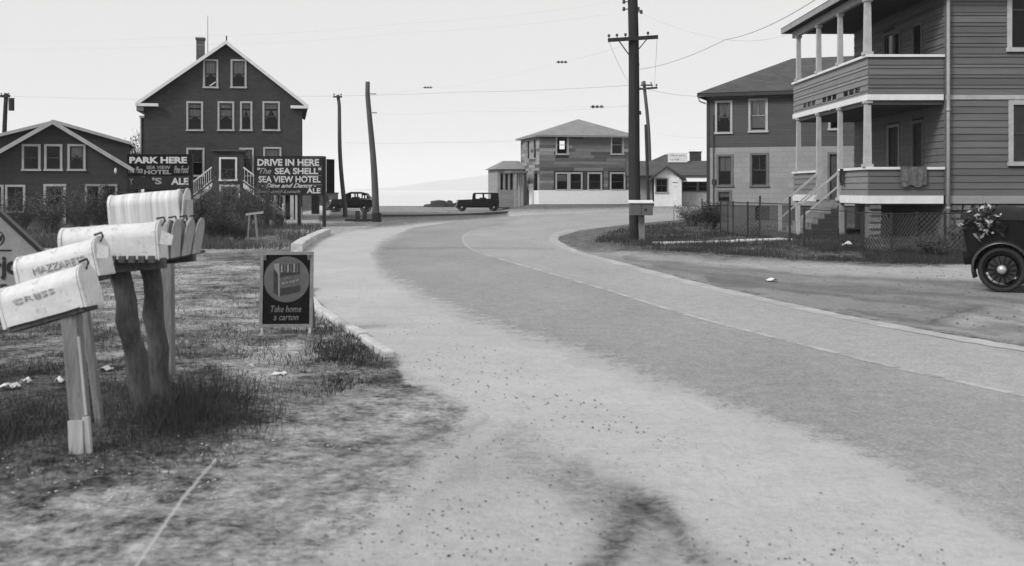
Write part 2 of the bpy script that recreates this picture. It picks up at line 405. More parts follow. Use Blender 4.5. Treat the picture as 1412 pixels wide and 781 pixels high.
# relief of the bare ground
rel = (fbm(GX * 2.2, GY * 2.2, 4) - .5) * .05 + (fbm(GX * 9, GY * 9, 3) - .5) * .022
offroad = sm(seg_dist(PX, PY, ROAD), 0, 22) 
near = np.clip(1 - GY / 90, .0, 1) 
GZ2 = GZ + rel * offroad * near * (1.1 - .75 * np.clip(T, 0, 1)) - .02 * mud * offroad
GZ2 = np.where(GY < 1, GZ, GZ2)

def grid_mesh(name, X, Y, Z, mask=None, attrs={}, m=None):
    r, c = X.shape; idx = np.arange(r * c).reshape(r, c)
    q = np.stack([idx[:-1, :-1], idx[:-1, 1:], idx[1:, 1:], idx[1:, :-1]], -1)
    q = q[mask] if mask is not None else q.reshape(-1, 4)
    used = np.unique(q); rem = np.full(r * c, -1); rem[used] = np.arange(len(used)); q = rem[q]
    co = np.stack([X.ravel(), Y.ravel(), Z.ravel()], -1)[used].astype(np.float32)
    me = bpy.data.meshes.new(name); me.vertices.add(len(co)); me.vertices.foreach_set('co', co.ravel())
    me.loops.add(q.size); me.loops.foreach_set('vertex_index', q.ravel().astype(np.int32))
    me.polygons.add(len(q)); me.polygons.foreach_set('loop_start', np.arange(0, q.size, 4, dtype=np.int32))
    me.update(calc_edges=True); me.validate()
    for k, a in attrs.items():
        at = me.attributes.new(k, 'FLOAT', 'POINT'); at.data.foreach_set('value', a.ravel()[used].astype(np.float32))
    me.materials.append(m); me.shade_smooth()
    return me

def ground_mat():
    m, t, b, tc = base('sandy_turf_ground'); g = N(t, 'ShaderNodeNewGeometry'); v = g.outputs['Position']
    a = N(t, 'ShaderNodeAttribute', attribute_name='bare').outputs['Fac']
    n0 = nz(t, v, .7, 4, .6); n1 = nz(t, v, 3.2, 7, .72); n2 = nz(t, v, 17, 5, .7); n3 = nz(t, v, 95, 4, .75)
    # patchy turf: the noise decides where bare sand wins
    k = math_(t, 'ADD', math_(t, 'MULTIPLY', math_(t, 'SUBTRACT', n1, .5), 1.5), math_(t, 'MULTIPLY', math_(t, 'SUBTRACT', n2, .5), 1.3))
    mid = math_(t, 'MULTIPLY', math_(t, 'SUBTRACT', 1.0, math_(t, 'POWER', math_(t, 'ABSOLUTE', math_(t, 'SUBTRACT', math_(t, 'MULTIPLY', a, 2.0), 1.0)), 2.0)), 1.1)
    k = math_(t, 'ADD', a, math_(t, 'MULTIPLY', k, math_(t, 'ADD', mid, .16)), True)
    k = math_(t, 'POWER', k, 1.2)
    sandv = math_(t, 'ADD', .45, math_(t, 'ADD', math_(t, 'MULTIPLY', math_(t, 'SUBTRACT', n2, .5), .20), math_(t, 'MULTIPLY', math_(t, 'SUBTRACT', n3, .5), .34)))
    sandv = math_(t, 'ADD', sandv, math_(t, 'ADD', math_(t, 'MULTIPLY', math_(t, 'SUBTRACT', n0, .5), .12), math_(t, 'MULTIPLY', math_(t, 'SUBTRACT', n1, .5), .13)))
    sandv = math_(t, 'MULTIPLY', sandv, N(t, 'ShaderNodeAttribute', attribute_name='tone').outputs['Fac'])
    gr = math_(t, 'ADD', .05, math_(t, 'ADD', math_(t, 'MULTIPLY', math_(t, 'SUBTRACT', n2, .45), .26), math_(t, 'MULTIPLY', math_(t, 'SUBTRACT', n1, .5), .16)), True)
    gr = math_(t, 'MAXIMUM', math_(t, 'ADD', gr, math_(t, 'MULTIPLY', math_(t, 'SUBTRACT', n3, .5), .06)), .022)
    mixv = math_(t, 'ADD', math_(t, 'MULTIPLY', sandv, k), math_(t, 'MULTIPLY', gr, math_(t, 'SUBTRACT', 1.0, k)))
    # scattered cinders and pebbles
    vo = N(t, 'ShaderNodeTexVoronoi'); vo.inputs['Scale'].default_value = 9; t.links.new(v, vo.inputs[0])
    ci = math_(t, 'MULTIPLY', math_(t, 'SUBTRACT', math_(t, 'ADD', .10, math_(t, 'MULTIPLY', math_(t, 'SUBTRACT', n1, .5), .35)), vo.outputs['Distance']), 14.0, True)
    mixv = math_(t, 'MULTIPLY', mixv, math_(t, 'SUBTRACT', 1.0, math_(t, 'MULTIPLY', ci, .55)))
    finish(t, b, mixv, .95, [(n2, .5, .03), (n3, .5, .012)], .12); return m
nr, nc = GX.shape
gme = grid_mesh('ground', GX, GY, GZ2, None, {'bare': T, 'tone': TONE}, ground_mat())
gob = put('ground', gme, kind='structure')

# ---------- the road: a sheet 8 mm above the ground with a ragged edge where the sand laps over it
def road_mat():
    m, t, b, tc = base('worn_macadam'); du = N(t, 'ShaderNodeAttribute', attribute_name='dust').outputs['Fac']; g = N(t, 'ShaderNodeNewGeometry'); v = g.outputs['Position']
    a = N(t, 'ShaderNodeAttribute', attribute_name='light').outputs['Fac']
    n0 = nz(t, v, .5, 4, .6, (1, .35, 1)); n1 = nz(t, v, 5, 6, .75); n2 = nz(t, v, 42, 4, .75); n3 = nz(t, v, 120, 2, .6)
    vo = N(t, 'ShaderNodeTexVoronoi'); vo.inputs['Scale'].default_value = 38; t.links.new(v, vo.inputs[0])
    val = math_(t, 'ADD', a, math_(t, 'MULTIPLY', math_(t, 'SUBTRACT', n0, .5), .17))
    val = math_(t, 'ADD', val, math_(t, 'MULTIPLY', math_(t, 'SUBTRACT', n1, .5), .20))
    val = math_(t, 'ADD', val, math_(t, 'MULTIPLY', math_(t, 'SUBTRACT', n2, .5), .50))
    val = math_(t, 'ADD', val, math_(t, 'MULTIPLY', math_(t, 'SUBTRACT', vo.outputs['Distance'], .4), -.05))
    val = math_(t, 'MAXIMUM', math_(t, 'ADD', val, math_(t, 'MULTIPLY', math_(t, 'SUBTRACT', n3, .5), .10)), .05)
    kk = math_(t, 'ADD', math_(t, 'MULTIPLY', math_(t, 'SUBTRACT', n1, .5), 1.7), math_(t, 'MULTIPLY', math_(t, 'SUBTRACT', n2, .5), 1.3))
    kk = math_(t, 'MULTIPLY', math_(t, 'SUBTRACT', math_(t, 'ADD', du, kk), .42), 2.2, True)
    val = math_(t, 'ADD', math_(t, 'MULTIPLY', val, math_(t, 'SUBTRACT', 1.0, kk)), math_(t, 'MULTIPLY', kk, .385))
    finish(t, b, val, .9, [(n2, .5, .012), (n3, .3, .005)], .15); return m
CL = [(2600, 812), (1700, 612), (1412, 548), (1250, 512), (1100, 475), (950, 436), (850, 405), (760, 378), (690, 358), (652, 345), (640, 335), (640, 326), (655, 318), (690, 312)]
sdR = seg_dist(PX, PY, ROAD) + 0
edgeN = (fbm(GX * 2.2, GY * 1.2, 4) - .5) * 20 * amp + (fbm(GX * 9 + 9, GY * 6, 2) - .5) * 5 * amp
leftish = sm(line_dist(PX, PY, [(1600, 860), (1412, 764), (1200, 648), (950, 556), (760, 490), (640, 448), (520, 378), (508, 350), (525, 330)]), 60, 10)
inR = sdR + edgeN * (.12 + .88 * leftish) < 0
# light lane on the far side of the centre line
LANE = CL + [(720, 300), (870, 292), (1200, 290), (1100, 360), (2600, 640), (3000, 700), (3000, 900)]
lane = 1 - sm(seg_dist(PX, PY, LANE), -3, 3)
lt = .285 + .055 * lane - .035 * np.exp(-(np.minimum(np.abs(sdR), 60) / 22) ** 2) * (1 - lane)
nearb = sm(PY, 560, 720); nearb = sm(PY, 560, 720); lt = lt + .03 * nearb
farl = 1 - sm(PY, 300, 345); lt = lt + .05 * farl * (1 - lane)
dust = np.exp(-(np.clip(-(sdR + edgeN * .8), 0, 200) / (24 * amp + 2)) ** 1.3) * leftish
lt = lt - .06 * np.exp(-(line_dist(PX, PY, [(510, 343.5), (640, 342.5), (765, 344)]) / 1.3) ** 2)
sdE = sdR + edgeN * (.12 + .88 * leftish)
lift = np.clip(-sdE * .0022 / np.maximum(amp, .25), -.05, .010)       # the sheet dips under the sand at its edge
near_edge = sdE < 14 * np.maximum(amp, .3)
cm = near_edge[:-1, :-1] & near_edge[1:, 1:] & (GY[:-1, :-1] > 2.5) & (GY[:-1, :-1] < 112)
put('road', grid_mesh('road', GX, GY, GZ + lift, cm, {'light': lt, 'dust': dust}, road_mat()), kind='structure')
# painted centre line and concrete gutter strip: narrow ribbons in metres
def ribbon(name, pix, width, lift, m, seg=14, taper=True, gaps=0, thick=0):
    pts = [G(*p) for p in pix]
    cur = []
    for i in range(len(pts) - 1):
        p0 = pts[max(i - 1, 0)]; p1 = pts[i]; p2 = pts[i + 1]; p3 = pts[min(i + 2, len(pts) - 1)]
        for k in range(seg):
            u = k / seg
            cur.append(.5 * ((2 * p1) + (p2 - p0) * u + (2 * p0 - 5 * p1 + 4 * p2 - p3) * u * u + (3 * p1 - p0 - 3 * p2 + p3) * u ** 3))
    cur.append(pts[-1]); b = MB(); rows = []
    for i, p in enumerate(cur):
        tt = (cur[min(i + 1, len(cur) - 1)] - cur[max(i - 1, 0)]); tt.z = 0; tt.normalize(); nn = Vector((tt.y, -tt.x, 0))
        ww = width * (.5 + .16 * (random.random() - .5))
        q0, q1 = p - nn * ww, p + nn * ww; q0.z = ground(q0.x, q0.y) + lift; q1.z = ground(q1.x, q1.y) + lift
        rows.append((q0, q1))
    for i in range(len(rows) - 1):
        if gaps and random.random() < gaps: continue
        a0, a1 = rows[i]; b0, b1 = rows[i + 1]
        if thick:
            dz = Vector((0, 0, thick)); b.hexa([a0 - dz, a1 - dz, b1 - dz, b0 - dz], [a0, a1, b1, b0])
        else: b.add([a0, a1, b1, b0], [(0, 1, 2, 3)])
    return b.build(name, m, kind='structure')
M_LINE = mat('worn_road_paint', .37, .8, .5, 2, bump=.1, coords='World', fine=14)
M_GUT = mat('dusty_concrete_gutter', .38, .9, .4, 1.5, bump=.3, coords='World', fine=14)
ribbon('road_line', CL, .09, .0125, M_LINE, 22, gaps=.08)
ribbon('gutter_strip', [(2600, 664), (1700, 527), (1412, 483), (1250, 455), (1100, 425), (950, 390), (850, 363), (795, 348), (768, 335), (764, 327), (780, 319), (830, 312)], .28, .012, M_GUT)

# ---------- sea, headland, haze
wm = mat('pale_sea_water', .62, .35, .15, .02, (1, .3, 1), bump=.5, bdist=.3, spec=.5, coords='World', fine=.25)
b = MB(); b.add([(-14000, 125, -4), (14000, 125, -4), (14000, 14000, -4), (-14000, 14000, -4)], [(0, 1, 2, 3)]); b.build('sea', wm, kind='structure')
def headland():
    n, k = 120, 14; D0 = 7600
    prof = [(480, 262.3), (545, 258.5), (580, 253), (600, 250), (640, 247.5), (655, 244), (690, 241.5), (714, 239), (800, 233), (1000, 228), (1300, 226), (1700, 230)]
    xs = np.linspace(480, 1700, n); ys = np.interp(xs, [p[0] for p in prof], [p[1] for p in prof]); b = MB()
    for j in range(k):
        for i in range(n):
            D = D0 + j * 90; s_ = math.sin(math.pi * min(1, j / (k - 1) * .5 + .0) )
            hgt = ((HY - ys[i]) / F * D0 + H) * 1.16 + 5
            z = -5 + hgt * s_ * (1 + .16 * (mnoise.noise(Vector((i * .35, j * .5, 0)))))
            b.v.append(((xs[i] - CX) / F * D, D, z))
    for j in range(k - 1):
        for i in range(n - 1): a = j * n + i; b.f.append((a, a + 1, a + n + 1, a + n))
    b.build('headland_hill', M_HILL, smooth=True, kind='structure')
headland()
hz = MB().box(-12500, 12500, -300, 12500, -7.5, 190).mesh('haze')
hm = bpy.data.materials.new('haze_air'); hm.use_nodes = True; t = hm.node_tree; t.nodes.clear()
o_ = N(t, 'ShaderNodeOutputMaterial'); pv = N(t, 'ShaderNodeVolumePrincipled'); pv.inputs['Density'].default_value = .00022
pv.inputs['Color'].default_value = (.97, .97, .97, 1); t.links.new(pv.outputs[0], o_.inputs['Volume']); hz.materials.append(hm)
put('haze', hz, kind='stuff')

# ------------------------------------------------------------------ buildings
class Fac:
    """a facade plane: left end at pixel pxl and distance D, turned by a degrees"""
    def __init__(s, pxl, D, a):
        s.a = R(a); s.o = Vector(((pxl - CX) / F * D, D, 0)); s.n = Vector((-math.sin(s.a), math.cos(s.a))); s.e = Vector((math.cos(s.a), math.sin(s.a)))
    def uv(s, px, py, off=0.):
        rx = (px - CX) / F
        t = (off + s.o.x * s.n.x + s.o.y * s.n.y) / (rx * s.n.x + s.n.y)
        return ((rx * t - s.o.x) * s.e.x + (t - s.o.y) * s.e.y, H - (py - HY) / F * t)
    def rect(s, x0, y0, x1, y1, off=0.):
        (u0, z1), (u1, z0) = s.uv(x0, y0, off), s.uv(x1, y1, off)
        zm = s.uv((x0 + x1) / 2, y0, off)[1]; zn = s.uv((x0 + x1) / 2, y1, off)[1]
        return (u0, u1, zn, zm)
    def root(s, name, label, cat, z=0, group=None): return thing(name, label, cat, (s.o.x, s.o.y, z), s.a, group)
XF = Matrix(((0, 1, 0, 0), (1, 0, 0, 0), (0, 0, 1, 0), (0, 0, 0, 1)))   # swaps local x and y: a wall that runs back from the front
def wall(root, name, m, u0, u1, z0, top, holes=(), y0=0, th=.14, side=None):
    """a wall with real openings; top is a height or a list of (u, z); side = x position for a wall that runs along y"""
    tf = (lambda u: top) if isinstance(top, (int, float)) else (lambda u: float(np.interp(u, [p[0] for p in top], [p[1] for p in top])))
    br = {u0, u1} | ({p[0] for p in top if u0 < p[0] < u1} if not isinstance(top, (int, float)) else set())
    for h in holes: br |= {h[0], h[1]}
    br = sorted(x for x in br if u0 <= x <= u1); b = MB()
    def cell(a, c, za, zb, zc, zd):   # bottom heights za, zb at a and c; top heights zc, zd
        b.hexa([(a, y0, za), (c, y0, zb), (c, y0 + th, zb), (a, y0 + th, za)], [(a, y0, zc), (c, y0, zd), (c, y0 + th, zd), (a, y0 + th, zc)])
    for a, c in zip(br[:-1], br[1:]):
        if c - a < 1e-4: continue
        hs = sorted((h[2], h[3]) for h in holes if h[0] <= a + 1e-5 and h[1] >= c - 1e-5); z = z0
        for h0, h1 in hs:
            if h0 > z: cell(a, c, z, z, h0, h0)
            z = h1
        cell(a, c, z, z, tf(a + 1e-6), tf(c - 1e-6))
    if side is not None:
        b.v = [(side + v[1] - y0, v[0], v[2]) for v in b.v]; b.f = [f[::-1] for f in b.f]
    return b.build(name, m, root)
def inset(r, cw): return (r[0] + cw, r[1] - cw, r[2] + cw * .9, r[3] - cw)
def window(root, r, cw=.10, m=None, y=0, curtain=None, muntin=(1, 1), sashm=None, side=None, th=.14, sill=True, blind=None, glass=True, name='window', label=None):
    m = m or M_TRIM; sashm = sashm or M_TRIM2
    u0, u1, z0, z1 = r; h = inset(r, cw)
    tr = (lambda me: me) if side is None else (lambda me: (me.transform(Matrix.Translation((side, 0, 0)) @ XF @ Matrix.Translation((0, -y, 0))), me.flip_normals(), me)[2])
    b = MB(); e = .035
    b.box(u0, h[0], y - e, y + .02, h[2], z1); b.box(h[1], u1, y - e, y + .02, h[2], z1)
    b.box(h[0], h[1], y - e, y + .02, h[3], z1)
    b.box(u0 - .03, u1 + .03, y - e - .04, y + .02, z0, h[2]) if sill else b.box(u0, u1, y - e, y + .02, z0, h[2])
    fr = put(name, tr(b.mesh(name, m)), root, label=label)
    s = MB(); mid = (h[2] + h[3]) / 2; w_ = .045
    for (za, zb, yy, mu) in ((mid - .02, h[3], y + .035, muntin[0]), (h[2], mid + .02, y + .075, muntin[1])):
        s.box(h[0], h[0] + w_, yy, yy + .035, za, zb); s.box(h[1] - w_, h[1], yy, yy + .035, za, zb)
        s.box(h[0] + w_, h[1] - w_, yy, yy + .035, za, za + w_); s.box(h[0] + w_, h[1] - w_, yy, yy + .035, zb - w_, zb)
        for k in range(1, mu):
            x = h[0] + (h[1] - h[0]) * k / mu; s.box(x - .012, x + .012, yy + .005, yy + .03, za + w_, zb - w_)
    put('sash', tr(s.mesh('sash', sashm)), fr)
    if glass:
        for za, zb, yy in ((mid + .02, h[3] - w_, y + .05), (h[2] + w_, mid - .02, y + .09)):
            g = MB().add([(h[0] + w_, yy, za), (h[1] - w_, yy, za), (h[1] - w_, yy, zb), (h[0] + w_, yy, zb)], [(0, 1, 2, 3)])
            put('pane', tr(g.mesh('pane', M_GLASS)), fr)
    if curtain:
        W = h[1] - h[0]; Z = h[3] - h[2]
        for sgn in (0, 1):
            c = MB(); n = 12
            for i in range(n + 1):
                t_ = i / n; x = t_ * .5 * W; xx = h[0] + x if sgn == 0 else h[1] - x
                low = h[2] + Z * (.36 + .55 * curtain * (t_ ** 1.5))
                yy = y + .17 + .018 * math.sin(i * 2.6); c.v += [(xx, yy, low), (xx, yy, h[3])]
            c.f = [(2 * i, 2 * i + 2, 2 * i + 3, 2 * i + 1) for i in range(n)]
            put('curtain', tr(c.mesh('curtain', M_CURT)), fr)
    if blind:
        c = MB().box(h[0] + .03, h[1] - .03, y + .14, y + .15, h[3] - (h[3] - h[2]) * blind, h[3] - .01)
        put('window_blind', tr(c.mesh('window_blind', M_CURT)), fr)
    return fr
def slab(b, p, q, r_, s_, th):     # roof plane through four corners, thickened downwards
    p, q, r_, s_ = map(Vector, (p, q, r_, s_)); n = (q - p).cross(s_ - p).normalized()
    if n.z < 0: n = -n
    d_ = n * -th; b.hexa([p + d_, q + d_, r_ + d_, s_ + d_], [p, q, r_, s_])
def gable_roof(root, u0, u1, ur, ze, zr, ya, yb, th=.12, m=None, rake=None, rw=.2, over=0):
    b = MB(); slab(b, (u0, ya, ze), (ur, ya, zr), (ur, yb, zr), (u0, yb, ze), th); slab(b, (ur, ya, zr), (u1, ya, ze), (u1, yb, ze), (ur, yb, zr), th)
    b.build('roof', m or M_ROOF, root)
    if rake:
        for (a, za, c, zc) in ((u0, ze, ur, zr), (ur, zr, u1, ze)):
            k = MB(); k.hexa([(a, ya - .03, za - rw), (c, ya - .03, zc - rw), (c, ya + .02, zc - rw), (a, ya + .02, za - rw)], [(a, ya - .03, za + .012), (c, ya - .03, zc + .012), (c, ya + .02, zc + .012), (a, ya + .02, za + .012)])
            k.build('rake_board', rake, root)
def hip_roof(root, u0, u1, y0, y1, ze, r0, r1, zr, m, th=.1, fascia=None, fh=.16):
    """r0, r1: ends of the ridge (u, y)"""
    b = MB(); A, B, C, D_ = (u0, y0, ze), (u1, y0, ze), (u1, y1, ze), (u0, y1, ze); p = (r0[0], r0[1], zr); q = (r1[0], r1[1], zr)
    if abs(r0[0] - r1[0]) + abs(r0[1] - r1[1]) < .01: b.add([A, B, C, D_, p], [(0, 1, 4), (1, 2, 4), (2, 3, 4), (3, 0, 4), (3, 2, 1, 0)])
    else: b.add([A, B, C, D_, p, q], [(0, 1, 5, 4), (1, 2, 5), (2, 3, 4, 5), (3, 0, 4), (3, 2, 1, 0)])
    b.build('roof', m, root)
    if fascia:
        k = MB(); e = .02
        k.box(u0 + e, u1 - e, y0 + e, y0 + e + .03, ze - fh, ze - .004); k.box(u0 + e, u1 - e, y1 - e - .03, y1 - e, ze - fh, ze - .004)
        k.box(u0 + e, u0 + e + .03, y0 + e + .03, y1 - e - .03, ze - fh, ze - .004); k.box(u1 - e - .03, u1 - e, y0 + e + .03, y1 - e - .03, ze - fh, ze - .004)
        k.build('fascia', fascia, root)

# ---------- the tall hotel
def hotel():
    f = Fac(199, 59, 11.6); r = f.root('hotel_building', 'tall dark shingled hotel with steep gable and white trimmed windows', 'building')
    W = f.uv(417, 200)[0]; ze = f.uv(199, 138)[1]; zrL = f.uv(313, 57)[1]; ur = f.uv(312, 57)[0]; dep = 11.5
    wins = [((280, 82, 301, 122), .75), ((318, 82, 340, 122), .62), ((257, 140, 280, 181), .66), ((300, 140, 323, 181), .62), ((331, 140, 348, 181), .25), ((362, 140, 386, 181), .2),
            ((257, 204, 282, 244), 0), ((330, 204, 350, 244), .2), ((363, 203, 388, 244), .7)]
    rs = [(f.rect(*w_), c) for w_, c in wins]
    doorhole = f.rect(296, 210, 334, 302)
    holes = [inset(q, .1) for q, c in rs] + [(doorhole[0], doorhole[1], .1, doorhole[3])]
    slope_top = [(0, ze - .05), (ur, zrL - .12), (W, ze - .05)]
    wall(r, 'wall', M_SHG, 0, W, -.1, slope_top, holes)
    wall(r, 'wall', M_SHG, .14, dep, -.1, ze - .08, [], side=0); wall(r, 'wall', M_SHG, .14, dep, -.1, ze - .08, [], side=W - .14)
    wall(r, 'wall', M_SHG, .14, W - .14, -.1, [(.14, ze - .1), (ur, zrL - .2), (W - .14, ze - .1)], [], y0=dep - .14)
    for (q, c) in rs: window(r, q, .1, M_TRIM, curtain=1 - c if c else None, blind=None, sashm=M_SASH)
    MB().box(.15, W - .15, 3.2, 3.25, 0, ze).build('inner_wall', M_INT, r)
    for z in (3.3, 6.1): MB().box(.15, W - .15, .15, 3.2, z - .1, z).build('upper_floor', M_INT, r)
    ov = .42; k = (zrL - ze) / (ur)
    gable_roof(r, -ov, W + ov * .8, ur, ze - ov * k * .55, zrL, -.32, dep + .3, .1, M_ROOF, M_WHITE, .2)
    for a, c in ((-ov + .02, .75), (W - .75 + .1, W + ov * .8 - .02)):
        MB().box(a, c, -.34, .0, ze - .36, ze - .20).build('cornice_return', M_WHITE, r)
    MB().box(-ov + .05, -.002, -.3, dep, ze - .62, ze - .36).build('eave_box', M_TRIMD, r)
    # side bay beyond the left corner
    b = MB(); b.box(-.30, -.004, 1.2, 4.2, 2.6, ze - .9); b.build('side_bay', M_SHG, r)
    MB().box(-.40, -.004, 1.1, 4.3, ze - .9, ze - .78).box(-.36, -.301, 1.15, 1.3, 2.6, ze - .9).build('bay_trim', M_TRIM, r)
    cu, cz = f.uv(276.5, 53, 1.6); MB().box(cu - .22, cu + .22, 1.4, 1.85, ze + 1, cz - .1).box(cu - .26, cu + .26, 1.36, 1.89, cz - .1, cz + .02).build('chimney', M_BRICK, r)
    MB().tube([(ur + .02, -.1, zrL - .2), (ur + .02, -.1, zrL + .28)], .035).build('ridge_finial', M_IRON, r)
    pu, pz = f.uv(286.5, 22, 3.0); MB().tube([(pu, 3, zrL - 2.3), (pu, 3, pz)], [.022, .012]).build('aerial_pole', M_IRON, r)
    # entrance box with its upper door and the door below
    vb = f.rect(293, 209, 336, 300, -1.2); vz = vb[3]; a, c = vb[0], vb[1]
    d1 = f.rect(302, 217, 327, 250, -1.2); d2 = f.rect(302, 255, 331, 304, -1.2)
    wall(r, 'entrance_wall', M_SHG, a, c, -.1, vz, [inset(d1, .1), (d2[0] + .11, d2[1] - .11, -.1, d2[3] - .11)], y0=-1.2, th=.1)
    MB().box(a, a + .1, -1.1, -.004, -.1, vz).box(c - .1, c, -1.1, -.004, -.1, vz).build('entrance_side', M_SHG, r)
    MB().box(a - .12, c + .12, -1.34, -.004, vz + .002, vz + .10).build('entrance_roof', M_ROOF, r)
    window(r, d1, .1, M_WHITE, y=-1.2, muntin=(1, 1), sashm=M_SASH, name='upper_door', th=.1)
    fr = MB(); q = d2; fr.box(q[0], q[0] + .11, -1.245, -1.18, 0, q[3]).box(q[1] - .11, q[1], -1.245, -1.18, 0, q[3]).box(q[0] + .11, q[1] - .11, -1.245, -1.18, q[3] - .11, q[3])
    dr = fr.build('door', M_WHITE, r); g = MB(); x0, x1 = q[0] + .11, q[1] - .11; zt = q[3] - .11
    g.box(x0, x1, -1.16, -1.12, 0, .95).box(x0, x0 + .12, -1.16, -1.12, .95, zt).box(x1 - .12, x1, -1.16, -1.12, .95, zt).box(x0 + .12, x1 - .12, -1.16, -1.12, zt - .12, zt)
    for i in range(1, 3): xx = x0 + .12 + (x1 - x0 - .24) * i / 3; g.box(xx - .015, xx + .015, -1.155, -1.125, .95, zt - .12)
    g.box(x0 + .12, x1 - .12, -1.154, -1.126, 1.28, 1.31); g.build('door_leaf', M_TRIM2, dr)
    MB().box(x0 + .1, x1 - .1, -1.14, -1.135, .9, zt - .1).build('pane', M_GLASS, dr)
    # stairs running down both sides of the entrance, with white railings
    zl = d1[2] - .08
    for sg, base_px in ((-1, 252), (1, 392)):
        x_in = a if sg < 0 else c; x_out = f.uv(base_px, 280, -1.6)[0]; zb = .75 if sg < 0 else .35
        n = 9; y0, y1 = -1.75, -1.22; tb = MB()
        for i in range(n):
            ta, tb_ = i / n, (i + 1) / n; xa = x_in + (x_out - x_in) * ta; xb = x_in + (x_out - x_in) * tb_; z = zl + (zb - zl) * tb_
            MB().box(min(xa, xb), max(xa, xb), y0, y1, z, z + .045).build('stair_tread', M_TRIM2, r)
        for yy in (y0, y1 + .02):
            MB().hexa([(x_in, yy - .03, zl - .28), (x_out, yy - .03, zb - .28), (x_out, yy, zb - .28), (x_in, yy, zl - .28)], [(x_in, yy - .03, zl - .02), (x_out, yy - .03, zb - .02), (x_out, yy, zb - .02), (x_in, yy, zl - .02)]).build('stair_stringer', M_WHITE, r)
        MB().bar((x_in, y0 - .02, zl + .82), (x_out, y0 - .02, zb + .82), .06, .07).build('handrail', M_WHITE, r)
        MB().bar((x_in, y0 - .02, zl + .12), (x_out, y0 - .02, zb + .12), .05, .05).build('bottom_rail', M_WHITE, r)
        bm_ = MB().box(-.012, .012, -.012, .012, 0, .68).mesh('baluster', M_WHITE)
        for i in range(14):
            t_ = (i + .5) / 14; put('baluster', bm_, r, loc=(x_in + (x_out - x_in) * t_, y0 - .02, zl + (zb - zl) * t_ + .12))
        MB().box(x_out - .06, x_out + .06, y0 - .08, y0 + .04, -.1, zb + .95).build('newel_post', M_WHITE, r)
        MB().box(min(x_in, x_out) + .1, max(x_in, x_out) - .1, y1 + .05, y1 + .08, -.1, zb - .2).build('stair_skirt', M_SHG, r)
    # pale porch parts low on the right corner: posts, dark doorway, sloping rail
    for px0, px1, py0, py1, mm in ((400, 405, 268, 302, M_TRIM), (407, 410, 268, 302, M_TRIM), (377, 381, 268, 300, M_TRIM2), (389, 391, 281, 302, M_WHITE), (412.5, 416, 286, 303, M_TRIM)):
        q = f.rect(px0, py0, px1, py1, -2.2); MB().box(q[0], q[1], -2.3, -2.18, 0, q[3]).build('porch_post', mm, r)
    q = f.rect(354, 266, 416, 269, -2.2); MB().box(q[0], q[1], -2.35, -.01, q[3] - .02, q[3] + .12).build('porch_roof', M_TRIMD, r)
    q = f.rect(383, 270, 398, 300, -.05); MB().box(q[0], q[1], -.06, -.004, 0, q[3]).build('porch_doorway', M_DARK, r)
    return r
hotel()
